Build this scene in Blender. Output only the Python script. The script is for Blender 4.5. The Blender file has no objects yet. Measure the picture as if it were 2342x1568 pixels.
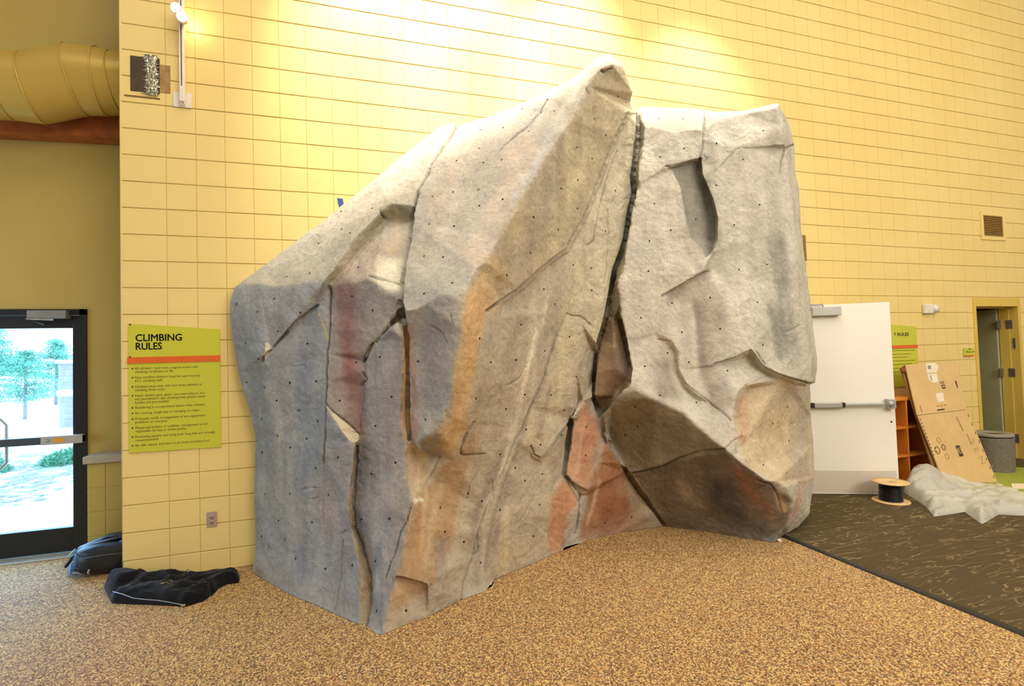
import bpy, bmesh, math, random
import numpy as np
from mathutils import Vector, Matrix, noise
from mathutils.geometry import delaunay_2d_cdt
from mathutils.bvhtree import BVHTree

C = bpy.context.scene.collection
sc = bpy.context.scene
R = math.radians

# ------------------------------------------------------------------ camera
# World frame: x runs along the block wall, y into it (wall face at y = 0), z up, floor at z = 0.
FPX = 1137.08                       # focal length in pixels of the 2342 wide frame
TH, PITCH, ROLL = .2990, .0306, -.0301
CAM = Vector((1.3979, -4.4115, 1.5708))
def _w(v):
    c, s = math.cos(TH), math.sin(TH)
    return Vector((c*v[0]+s*v[1], -s*v[0]+c*v[1], v[2]))
_f = (0, math.cos(PITCH), math.sin(PITCH)); _u = (0, -math.sin(PITCH), math.cos(PITCH))
_cr, _sr = math.cos(ROLL), math.sin(ROLL)
CF = _w(_f); CR = _w((_cr, _sr*_u[1], _sr*_u[2])); CU = _w((-_sr, _cr*_u[1], _cr*_u[2]))
cam = bpy.data.cameras.new('camera'); cam.sensor_width = 36; cam.lens = FPX/2342*36
cam.clip_start = .05; cam.clip_end = 300
co = bpy.data.objects.new('camera', cam); C.objects.link(co); sc.camera = co
m = Matrix.Identity(4)
for i in range(3):
    m[i][0], m[i][1], m[i][2], m[i][3] = CR[i], CU[i], -CF[i], CAM[i]
co.matrix_world = m

def ray(px, py): return CF + CR*((px-1171)/FPX) - CU*((py-784)/FPX)
def onwall(px, py, off=0.0):        # the point of a plane parallel to the block wall, off metres in front of it
    d = ray(px, py); return CAM + d*((-off-CAM.y)/d.y)
def onfloor(px, py, z=0.0):
    d = ray(px, py); return CAM + d*((z-CAM.z)/d.z)
def project(P):
    v = np.asarray(P, float)-np.array(CAM)
    z = v@np.array(CF)
    return 1171+FPX*(v@np.array(CR))/z, 784-FPX*(v@np.array(CU))/z

# ------------------------------------------------------------------ world, lights, exposure
sc.view_settings.view_transform = 'Standard'; sc.view_settings.look = 'None'
sc.view_settings.gamma = 1; sc.view_settings.use_curve_mapping = False
sc.view_settings.exposure = 0.0
sc.cycles.use_denoising = True
sc.cycles.max_bounces = 6; sc.cycles.diffuse_bounces = 4; sc.cycles.glossy_bounces = 3
sc.cycles.transmission_bounces = 6; sc.cycles.transparent_max_bounces = 8
sc.cycles.sample_clamp_indirect = 6; sc.cycles.caustics_reflective = False; sc.cycles.caustics_refractive = False
world = bpy.data.worlds.new('sky'); sc.world = world; world.use_nodes = True
bg = world.node_tree.nodes['Background']; bg.inputs[0].default_value = (.31, .62, 1, 1); bg.inputs[1].default_value = 9.5

def lamp(name, kind, loc, energy, color, size=1, size_y=None, target=None, spot=None, blend=.5, spread=None):
    l = bpy.data.lights.new(name, kind); l.energy = energy; l.color = color
    if kind == 'AREA':
        l.shape = 'RECTANGLE'; l.size = size; l.size_y = size_y or size
        if spread: l.spread = R(spread)
    if kind in ('SPOT', 'POINT'): l.shadow_soft_size = size
    if kind == 'SPOT': l.spot_size = R(spot); l.spot_blend = blend
    o = bpy.data.objects.new(name, l); C.objects.link(o); o.location = loc
    if target is not None: o.rotation_euler = (Vector(target)-Vector(loc)).to_track_quat('-Z', 'Y').to_euler()
    return o
WARM = (1, .93, .80)
lamp('room_light', 'AREA', (2.4, -4.6, 7.7), 250, WARM, 6, 3, (3.2, -4.6, 0))
lamp('room_light', 'AREA', (6.2, -8.2, 5.0), 330, (1, .95, .85), 6, 2.5, (6.4, 0, 1.0))  # added front key behind the camera, well below the ceiling, brightens the white door
lamp('room_light', 'AREA', (9.0, -4.8, 7.7), 130, (1, .92, .76), 4, 4, (9.0, -3.6, 0))
lamp('room_light', 'AREA', (-1.5, -3.6, 7.7), 44, WARM, 3, 3, (-1.5, -3, 0))
lamp('wall_washer', 'SPOT', (4.9, -.75, 5.7), 230, (1, .94, .80), .10, target=(4.9, -.35, 4.0), spot=80, blend=1)
for x_ in (1.5, 2.5, 3.5): lamp('wall_washer', 'SPOT', (x_, -1.3, 6.6), 950, (1, .93, .78), .10, target=(x_, 0, 4.2), spot=40, blend=1)
# daylight: the glazed entrance in view, and the glazing left of the camera
lamp('left_window_light', 'AREA', (-5.6, -2.0, 1.5), 110, (.42, .68, 1), 3.5, 2.4, (0, -1.2, .6))
p = lamp('entrance_portal', 'AREA', (-3.3, 1.0, 1.06), 1, (1, 1, 1), 5.0, 2.1, (-3.3, -3, 1.06)); p.data.cycles.is_portal = True

# ------------------------------------------------------------------ helpers
def srgb(r, g, b):
    f = lambda c: (c/255/12.92 if c/255 <= .04045 else ((c/255+.055)/1.055)**2.4)
    return (f(r), f(g), f(b), 1)
class N:
    def __init__(s, name):
        s.m = bpy.data.materials.new(name); s.m.use_nodes = True; s.t = s.m.node_tree
        s.b = s.t.nodes['Principled BSDF']
    def n(s, kind, **kw):
        x = s.t.nodes.new(kind)
        for k, v in kw.items():
            if k.startswith('_'): setattr(x, k[1:], v)
            else: x.inputs[k.replace('__', ' ')].default_value = v
        return x
    def l(s, a, b): s.t.links.new(a, b)
    def coord(s, scale=(1, 1, 1), rot=(0, 0, 0), which='Object'):
        tc = s.n('ShaderNodeTexCoord'); mp = s.n('ShaderNodeMapping')
        mp.inputs['Scale'].default_value = scale; mp.inputs['Rotation'].default_value = rot
        s.l(tc.outputs[which], mp.inputs[0]); return mp.outputs[0]
    def noise(s, vec, scale, detail=3, rough=.5, dist=0):
        x = s.n('ShaderNodeTexNoise', Scale=scale, Detail=detail, Roughness=rough, Distortion=dist); s.l(vec, x.inputs['Vector']); return x
    def ramp(s, fac, stops, interp='LINEAR'):
        x = s.n('ShaderNodeValToRGB'); x.color_ramp.interpolation = interp
        e = x.color_ramp.elements
        while len(e) < len(stops): e.new(.5)
        for q, (p_, c_) in zip(e, stops): q.position = p_; q.color = c_
        s.l(fac, x.inputs[0]); return x.outputs[0]
    def mix(s, fac, a, b, mode='MIX'):
        x = s.n('ShaderNodeMix', _data_type='RGBA', _blend_type=mode)
        for i, v in ((0, fac), (6, a), (7, b)):
            if hasattr(v, 'links'): s.l(v, x.inputs[i])
            else: x.inputs[i].default_value = v
        return x.outputs[2]
    def bump(s, h, strength=.3, dist=.01, prev=None):
        x = s.n('ShaderNodeBump', Strength=strength, Distance=dist); s.l(h, x.inputs['Height'])
        if prev: s.l(prev, x.inputs['Normal'])
        s.l(x.outputs[0], s.b.inputs['Normal']); return x.outputs[0]
def mat(name, col, rough=.6, metal=0, var=.06, scale=12, bump=0, bscale=60, emit=None, es=1, spec=None):
    s = N(name); v = s.coord()
    nz = s.noise(v, scale, 4)
    c = srgb(*col)
    lo = tuple(x*(1-var) for x in c[:3])+(1,); hi = tuple(min(1, x*(1+var)) for x in c[:3])+(1,)
    s.l(s.ramp(nz.outputs['Fac'], [(.3, lo), (.7, hi)]), s.b.inputs['Base Color'])
    s.b.inputs['Roughness'].default_value = rough; s.b.inputs['Metallic'].default_value = metal
    if spec is not None: s.b.inputs['Specular IOR Level'].default_value = spec
    if bump: s.bump(s.noise(v, bscale, 3).outputs['Fac'], bump, .004)
    if emit: s.b.inputs['Emission Color'].default_value = emit; s.b.inputs['Emission Strength'].default_value = es
    return s.m

class MB:
    def __init__(s): s.v = []; s.f = []; s.sm = []
    def add(s, vs, fs, smooth=False):
        o = len(s.v); s.v += [tuple(v) for v in vs]; s.f += [tuple(i+o for i in f) for f in fs]; s.sm += [smooth]*len(fs); return s
    def box(s, lo, hi, bev=0.0, M=None):
        if bev:
            bm = bmesh.new(); bmesh.ops.create_cube(bm, size=1)
            for v in bm.verts: v.co = Vector([(lo[i]+hi[i])/2+v.co[i]*(hi[i]-lo[i]) for i in range(3)])
            bmesh.ops.bevel(bm, geom=bm.edges[:], offset=bev, segments=2, profile=.5, affect='EDGES')
            vs = [v.co.copy() for v in bm.verts]; bm.verts.index_update(); fs = [[v.index for v in f.verts] for f in bm.faces]; bm.free()
        else:
            vs = [Vector((x, y, z)) for x in (lo[0], hi[0]) for y in (lo[1], hi[1]) for z in (lo[2], hi[2])]
            fs = [(0, 1, 3, 2), (4, 6, 7, 5), (0, 4, 5, 1), (2, 3, 7, 6), (0, 2, 6, 4), (1, 5, 7, 3)]
        if M: vs = [M@v for v in vs]
        return s.add(vs, fs)
    def tube(s, pts, rad, n=10, smooth=True, cap=True, flat=1.0):
        pts = [Vector(p) for p in pts]; rad = rad if isinstance(rad, (list, tuple)) else [rad]*len(pts)
        vs = []; prev = None
        for i, p in enumerate(pts):
            t = (pts[min(i+1, len(pts)-1)]-pts[max(i-1, 0)]).normalized()
            if prev is None:
                a = t.orthogonal().normalized()
                if abs(t.z) < .9: a = t.cross(Vector((0, 0, 1))).normalized()
            else: a = (prev-t*prev.dot(t)).normalized()
            prev = a; b = t.cross(a)
            for k in range(n):
                an = 2*math.pi*k/n; vs.append(p+a*math.cos(an)*rad[i]+b*math.sin(an)*rad[i]*flat)
        fs = [(i*n+k, i*n+(k+1) % n, (i+1)*n+(k+1) % n, (i+1)*n+k) for i in range(len(pts)-1) for k in range(n)]
        if cap: fs += [tuple(range(n-1, -1, -1)), tuple((len(pts)-1)*n+k for k in range(n))]
        return s.add(vs, fs, smooth)
    def lathe(s, prof, c=(0, 0, 0), n=32, smooth=True, M=None):     # prof: (r, z)
        vs = []
        for r_, z_ in prof:
            for k in range(n):
                an = 2*math.pi*k/n; vs.append(Vector((c[0]+r_*math.cos(an), c[1]+r_*math.sin(an), c[2]+z_)))
        if M: vs = [M@v for v in vs]
        fs = [(i*n+k, i*n+(k+1) % n, (i+1)*n+(k+1) % n, (i+1)*n+k) for i in range(len(prof)-1) for k in range(n)]
        return s.add(vs, fs, smooth)
    def prism(s, poly, d, M=None):     # poly: list of 3D points, extruded by d
        poly = [Vector(p) for p in poly]; d = Vector(d); n = len(poly)
        vs = poly+[p+d for p in poly]
        fs = [tuple(range(n)), tuple(range(2*n-1, n-1, -1))]+[(i, i+n, (i+1) % n+n, (i+1) % n) for i in range(n)]
        if M: vs = [M@v for v in vs]
        return s.add(vs, fs)
    def mesh(s, name, m_):
        me = bpy.data.meshes.new(name); me.from_pydata(s.v, [], s.f); me.materials.append(m_)
        bm = bmesh.new(); bm.from_mesh(me); bmesh.ops.recalc_face_normals(bm, faces=bm.faces); bm.to_mesh(me); bm.free()
        for p_, q in zip(me.polygons, s.sm): p_.use_smooth = q
        return me
    def obj(s, name, m_, parent=None): return link(name, s.mesh(name, m_), parent)
def link(name, me, parent=None):
    o = bpy.data.objects.new(name, me); C.objects.link(o)
    if parent is not None: o.parent = parent; o.matrix_parent_inverse = Matrix.Translation(-parent.location)
    return o
def tag(o, label=None, cat=None, group=None, kind=None):
    for k, v in (('label', label), ('category', cat), ('group', group), ('kind', kind)):
        if v: o[k] = v
    return o
def thing(name, loc, label, cat, group=None):
    o = bpy.data.objects.new(name, None); C.objects.link(o); o.location = loc; o.empty_display_size = .1
    return tag(o, label, cat, group)
def text(name, body, size, loc, m_, parent, M=None, width=None, space=1.0, line=1.0, align='LEFT', off=0.0, ext=.0004):
    cu = bpy.data.curves.new(name, 'FONT'); cu.body = body; cu.size = size; cu.extrude = ext; cu.align_x = align
    cu.space_character = space; cu.space_line = line; cu.offset = off; cu.resolution_u = 3
    o = bpy.data.objects.new(name, cu); C.objects.link(o)
    bpy.context.view_layer.update()
    me = bpy.data.meshes.new_from_object(o.evaluated_get(bpy.context.evaluated_depsgraph_get()))
    bpy.data.objects.remove(o); bpy.data.curves.remove(cu)
    xs = [v.co.x for v in me.vertices]
    k = 1
    if width and xs: k = width/(max(xs)-min(xs))
    M = M or Matrix.Rotation(R(90), 4, 'X')
    me.transform(Matrix.Translation(Vector(loc))@M@Matrix.Diagonal((k, 1, 1, 1)))
    me.materials.clear(); me.materials.append(m_); me.name = name
    return link(name, me, parent)
# ------------------------------------------------------------------ materials of the setting
def wall_mat(name, a, b, bump=.25):
    s = N(name); v = s.coord()
    n1 = s.noise(v, 1.3, 3); n2 = s.noise(v, 140, 3)
    col = s.mix(s.ramp(n1.outputs['Fac'], [(.35, (0, 0, 0, 1)), (.65, (1, 1, 1, 1))]), srgb(*a), srgb(*b))
    s.l(col, s.b.inputs['Base Color']); s.b.inputs['Roughness'].default_value = .42
    s.b.inputs['Specular IOR Level'].default_value = .35
    s.bump(n2.outputs['Fac'], bump, .002); return s.m
M_wall = wall_mat('yellow_block_paint', (241, 216, 144), (239, 211, 137))
M_mortar = wall_mat('yellow_mortar_paint', (222, 194, 112), (218, 190, 106))
M_olive = wall_mat('olive_recess_wall', (194, 172, 96), (188, 165, 90), .1)  # duller and darker than the yellow of the block wall
M_white = mat('white_ceiling', (225, 220, 208), .8)
M_frame = wall_mat('yellow_frame_enamel', (226, 196, 96), (220, 188, 88), .05)
M_black = mat('black_anodised_frame', (16, 17, 20), .4, 0, .1)
M_steel = mat('brushed_steel', (176, 172, 168), .38, .85, .05, 30)
M_alu = mat('satin_aluminium', (184, 182, 180), .42, .35, .05, 20)

def speckle():
    s = N('speckled_rubber_floor'); v = s.coord()
    vo = s.n('ShaderNodeTexVoronoi', Scale=150.0); s.l(v, vo.inputs['Vector'])
    sep = s.n('ShaderNodeSeparateColor'); s.l(vo.outputs['Color'], sep.inputs[0])
    c = s.ramp(sep.outputs[0], [(0, srgb(56, 42, 36)), (.16, srgb(118, 78, 52)), (.34, srgb(178, 132, 78)), (.50, srgb(222, 185, 116)),
                                (.74, srgb(242, 214, 150)), (.88, srgb(152, 72, 50)), (.95, srgb(130, 126, 128))], 'CONSTANT')
    big = s.noise(v, 1.1, 3)
    c = s.mix(.25, c, s.ramp(big.outputs['Fac'], [(.3, srgb(150, 116, 76)), (.7, srgb(192, 156, 104))]))
    s.l(c, s.b.inputs['Base Color']); s.b.inputs['Roughness'].default_value = .75
    s.bump(vo.outputs['Distance'], .35, .003); return s.m
M_floor = speckle()
def carpet_mat():
    s = N('dark_carpet_with_pale_veins'); v = s.coord((.55, 3.0, 1), (0, 0, R(-6)))
    n1 = s.noise(v, 3.6, 2, .5, .3)
    sub = s.n('ShaderNodeMath', _operation='SUBTRACT'); s.l(n1.outputs['Fac'], sub.inputs[0]); sub.inputs[1].default_value = .5
    ab = s.n('ShaderNodeMath', _operation='ABSOLUTE'); s.l(sub.outputs[0], ab.inputs[0])
    n1b = s.noise(v, 5.0, 2, .5, .4)
    sub2 = s.n('ShaderNodeMath', _operation='SUBTRACT'); s.l(n1b.outputs['Fac'], sub2.inputs[0]); sub2.inputs[1].default_value = .42
    ab2 = s.n('ShaderNodeMath', _operation='ABSOLUTE'); s.l(sub2.outputs[0], ab2.inputs[0])
    mn = s.n('ShaderNodeMath', _operation='MINIMUM'); s.l(ab.outputs[0], mn.inputs[0]); s.l(ab2.outputs[0], mn.inputs[1])
    line = s.ramp(mn.outputs[0], [(0, (1, 1, 1, 1)), (.012, (0, 0, 0, 1))])
    n2 = s.noise(s.coord(), 5, 3)
    mask = s.ramp(n2.outputs['Fac'], [(.36, (0, 0, 0, 1)), (.52, (.9, .9, .9, 1))])
    fib = s.noise(s.coord(), 260, 2)
    base = s.ramp(fib.outputs['Fac'], [(.3, srgb(74, 62, 43)), (.7, srgb(104, 90, 64))])
    fac = s.mix(1.0, line, mask, 'MULTIPLY')
    s.l(s.mix(fac, base, srgb(164, 144, 106)), s.b.inputs['Base Color'])
    s.b.inputs['Roughness'].default_value = .95; s.b.inputs['Specular IOR Level'].default_value = .1
    s.bump(fib.outputs['Fac'], .5, .004); return s.m
M_carpet = carpet_mat()

# ------------------------------------------------------------------ setting
T = .2032
Z15 = .77*T                                     # lowest bed joint; the courses count up from it
H = 8.0
def struct(name, mb, m_, parent=None):
    o = mb.obj(name, m_, parent)
    if parent is None: o['kind'] = 'structure'
    return o
struct('floor', MB().box((-6, -9, -.12), (13, 1.0, 0)), M_floor)
struct('ceiling', MB().box((-6, -9, H), (13, 3.2, H+.1)), M_white)
DX0, DX1, DZ = 9.10, 9.93, 2.07                 # doorway in the block wall
b = MB().box((-.300, .006, 0), (DX0, .2, H)).box((DX1, .006, 0), (13, .2, H)).box((DX0, .006, DZ), (DX1, .2, H))
wall = struct('wall_back', b, M_mortar)
struct('wall_right', MB().box((13, -9, 0), (13.1, 3.2, H)), M_white)
struct('wall_left', MB().box((-6.1, -9, 0), (-6, 1.0, H)), M_white)
struct('wall_front', MB().box((-6.1, -9.1, 0), (13.1, -9, H)), M_white)

# concrete blocks of the wall, each with its own edges: one shared mesh per size
rng = random.Random(4)
def block_mesh(w, h, m_):
    g, e, d = .0012, .005, .0034
    x0, x1, z0, z1 = g/2, w-g/2, .0030, h-.0030
    vs = [(x0, d, z0), (x1, d, z0), (x1, d, z1), (x0, d, z1), (x0+.0013, 0, z0+.003), (x1-.0013, 0, z0+.003), (x1-.0013, 0, z1-.003), (x0+.0013, 0, z1-.003)]
    return MB().add(vs, [(4, 5, 6, 7), (0, 1, 5, 4), (1, 2, 6, 5), (2, 3, 7, 6), (3, 0, 4, 7)]).mesh('concrete_block', m_)
BM = block_mesh(T, T, M_wall); BMw = block_mesh(.300, T, M_wall)
BASE_ROW = block_mesh(T, Z15, M_wall); BASE_ROWw = block_mesh(.300, Z15, M_wall)
SIL = [(527,690),(545,850),(584,1000),(574,1308),(875,1450),(1130,1330),(1519,1203),(1772,1241),(1862,1088),(1865,850),(1832,516),(1780,235),(1466,244),(1392,122),(1249,212),(1048,288),(751,497),(600,610)]
def inside(poly, x, y):
    c = False
    for i in range(len(poly)):
        x1, y1 = poly[i]; x2, y2 = poly[i-1]
        if (y1 > y) != (y2 > y) and x < (x2-x1)*(y-y1)/(y2-y1)+x1: c = not c
    return c
cells = []
for r in range(-1, int((H-Z15)/T)+1):
    z = Z15+r*T if r >= 0 else 0
    for k in range(-1, 64):
        x = k*T if k >= 0 else -.300
        w = T if k >= 0 else .300; h = T if r >= 0 else Z15
        if z+h > H or x > 12.8: continue
        cx, cz = x+w/2, z+h/2
        if DX0-.05 < x+w and x < DX1+.05 and z < DZ+.06:
            continue
        px, py = project((cx, 0, cz))
        vis = (-60 < px < 2400) and (-40 < py < 1600) and not inside(SIL, px, py)
        dist = (Vector((cx, 0, cz))-CAM).length
        cells.append((not vis, dist, x, z, k, r))
cells.sort()
rest = MB()
for i, (hid, dist, x, z, k, r) in enumerate(cells):
    me = (BMw if r >= 0 else BASE_ROWw) if k < 0 else (BM if r >= 0 else BASE_ROW)
    dy = rng.uniform(-.0008, .0008)
    if i < 300 and not hid:
        o = link('concrete_block', me, wall); o.location = (x, dy, z)
    else:
        rest.add([(v.co.x+x, v.co.y+dy, v.co.z+z) for v in me.vertices], [tuple(p.vertices) for p in me.polygons])
o = rest.obj('concrete_blocks', M_wall, wall); o['kind'] = 'stuff'
# strips that close the courses up to the door frame
fill = MB()
kx = [k for k in range(64) if not (DX0-.05 < (k+1)*T and k*T < DX1+.05)]
xa = max(k for k in kx if k*T < DX0)*T+T; xb = min(k for k in kx if k*T > DX1)*T
for r in range(-1, 12):
    z0 = Z15+r*T if r >= 0 else 0; z1 = Z15+(r+1)*T if r >= 0 else Z15
    if z0 > DZ+.06: break
    for a_, b_ in ((xa, DX0-.05), (DX1+.05, xb)):
        if b_-a_ > .01: fill.box((a_+.0015, -.0005, z0+.004), (b_, .0055, z1-.004))
fill.obj('cut_block', M_wall, wall)['kind'] = 'stuff'
# rounded corner bead at the free end of the wall
struct('trim_1', MB().tube([(-.297, .009, 0), (-.297, .009, H)], .009, 10), M_wall)

# ---- the entrance recess left of the wall
YE = .88
ex = onfloor(200, 1262).x                                     # right side of the entrance
ez = onwall(100, 707, -YE).z
b = MB().box((ex, YE, 0), (13, YE+.2, H)).box((-6, YE, ez), (ex, YE+.2, H)).box((-6, YE, 0), (-5.8, YE+.2, ez))
struct('wall_entrance', b, M_olive)
# thicker block wainscot with a precast cap
YW = .64
wx = onwall(199, 1150, -YW).x; capz = onwall(188, 1045, -(YW-.03)).z
wn = struct('wall_wainscot', MB().box((wx+.004, YW+.006, 0), (.6, YE, capz-.065)), M_mortar)
wb = MB()
for r in range(5):
    z1 = capz-.066-.2*r+0; z0 = max(0, z1-T+.002)
    if z1 <= 0: break
    for k in range(7):
        x0 = wx if k == 0 else wx+.13+(k-1)*T; x1 = wx+.13+k*T
        if x1 > .6: break
        bb = MB().box((x0+.002, YW, z0+.003), (x1-.002, YW+.01, z1-.003), .002)
        bb.obj('concrete_block', M_olive, wn)
c = MB().box((onwall(188, 1045, -(YW-.03)).x, YW-.03, capz-.062), (.6, YE, capz), .006)
struct('trim_2', c, mat('pale_precast_sill', (178, 168, 150), .7, 0, .05, 20, .1))

# wooden beam and duct above the recess
s = N('stained_timber'); v = s.coord((.3, 5, 14)); n1 = s.noise(v, 4, 5, .6, .3)
s.l(s.ramp(n1.outputs['Fac'], [(.3, srgb(120, 56, 22)), (.5, srgb(168, 88, 36)), (.7, srgb(196, 112, 50))]), s.b.inputs['Base Color']); s.b.inputs['Roughness'].default_value = .45
s.bump(n1.outputs['Fac'], .3, .004)
M_timber = s.m
yb = .70
p0 = onwall(0, 300, -yb); p1 = onwall(278, 315, -yb)
q0 = onwall(0, 262, -yb); q1 = onwall(278, 258, -yb)
ex0 = p0+(p0-p1)*3; eq0 = ex0+Vector((0, 0, .3)); ex1 = p1+(p1-p0)*1.5; eq1 = ex1+Vector((0, 0, .3))
bb = MB().prism([ex0, ex1, eq1, eq0], (0, .17, 0))
tag(bb.obj('timber_beam', mat('stained_timber', (170, 92, 40), .5, 0, .25, 9, .2, 30)), 'reddish stained timber beam under the round duct', 'beam')
M_duct = wall_mat('yellow_duct_paint', (202, 172, 88), (194, 164, 80), .02)
M_duct.node_tree.nodes['Principled BSDF'].inputs['Roughness'].default_value = .3
M_duct.node_tree.nodes['Principled BSDF'].inputs['Metallic'].default_value = .25
yd = .47
def dp(px, py): return onwall(px, py, -yd)
def ring(px1, py1, px2, py2):
    a, b_ = dp(px1, py1), dp(px2, py2); return (a+b_)/2, (a-b_).length/2
secs = [((-120, 122), (-80, 268)), ((2, 118), (26, 272)), ((54, 124), (98, 281)), ((152, 103), (196, 262)), ((226, 112), (240, 262)), ((256, 122), (276, 258)), ((330, 124), (350, 262))]
duct = thing('duct', dp(0, 195), 'round yellow-painted air duct with an offset, above the entrance', 'duct')
for i in range(len(secs)-1):
    (a1, a2), (b1, b2) = secs[i], secs[i+1]
    ca, ra = ring(*a1, *a2); cb, rb = ring(*b1, *b2)
    ca.y = cb.y = yd
    def circ(a1, a2, n=28):
        A, B = dp(*a1), dp(*a2); c_ = (A+B)/2; u = (A-B)/2; r_ = u.length
        return [c_+u*math.cos(2*math.pi*k/n)+Vector((0, -1, 0))*min(r_, .205)*math.sin(2*math.pi*k/n) for k in range(n)], c_
    A, ca = circ(a1, a2); B, cb = circ(b1, b2); n = len(A)
    mb = MB().add(A+B, [(k, (k+1) % n, n+(k+1) % n, n+k) for k in range(n)], True)
    mb.obj('duct_section', M_duct, duct)
    if i < len(secs)-2:
        ring_ = [cb+(p_-cb)*1.012 for p_ in B]
        MB().tube(ring_+ring_[:1], .005, 6, cap=False).obj('seam', M_duct, duct)
# ------------------------------------------------------------------ the climbing boulder
# Every line is a ridge, step or fold of the rock: (px, py, metres in front of the block wall).
Fl = None                                        # stands on the floor
W0 = .03
outline = [(527,690,.10),(526,722,.10),(533,780,.10),(545,850,.11),(556,894,.12),(575,952,.13),(584,1000,.13),(583,1068,.13),(581,1136,.13),(584,1203,.13),(583,1271,.135),(574,1308,Fl),
 (618,1335,Fl),(676,1366,Fl),(730,1386,Fl),(764,1403,Fl),(821,1428,Fl),(838,1427,Fl),(858,1447,Fl),(875,1452,Fl),(906,1437,Fl),(978,1410,Fl),(1055,1371,Fl),(1110,1351,Fl),(1126,1339,Fl),(1131,1325,Fl),
 (1187,1302,Fl),(1289,1258,Fl),(1339,1237,Fl),(1407,1220,Fl),(1519,1203,Fl),(1609,1214,Fl),(1690,1228,Fl),(1742,1236,Fl),(1772,1241,Fl),(1790,1225,1.04),(1827,1203,.95),(1851,1173,.88),
 (1862,1088,.80),(1860,1014,.75),(1855,959,.72),(1852,879,.68),(1864,874,.76),(1869,829,.75),(1862,774,.70),(1855,700,.66),(1848,656,.62),(1832,516,.58),(1827,428,.56),(1818,393,.55),(1816,330,.56),(1806,284,.60),
 (1780,235,.74),(1701,254,.45),(1634,256,.34),(1595,249,.28),(1539,246,.22),(1466,244,.18),(1459,259,.30),(1440,234,.38),(1446,212,.50),(1424,151,.60),(1392,122,.52),(1360,135,.50),(1319,173,.46),(1249,212,.34),
 (1179,243,.26),(1115,268,.18),(1048,288,.10),(1032,280,.10),(1012,286,.06),(987,305,W0),(923,353,W0),(859,407,W0),(812,445,W0),(751,497,W0),(703,531,W0),(650,572,W0),(600,610,W0),(560,638,.05),(537,660,.09)]
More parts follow.
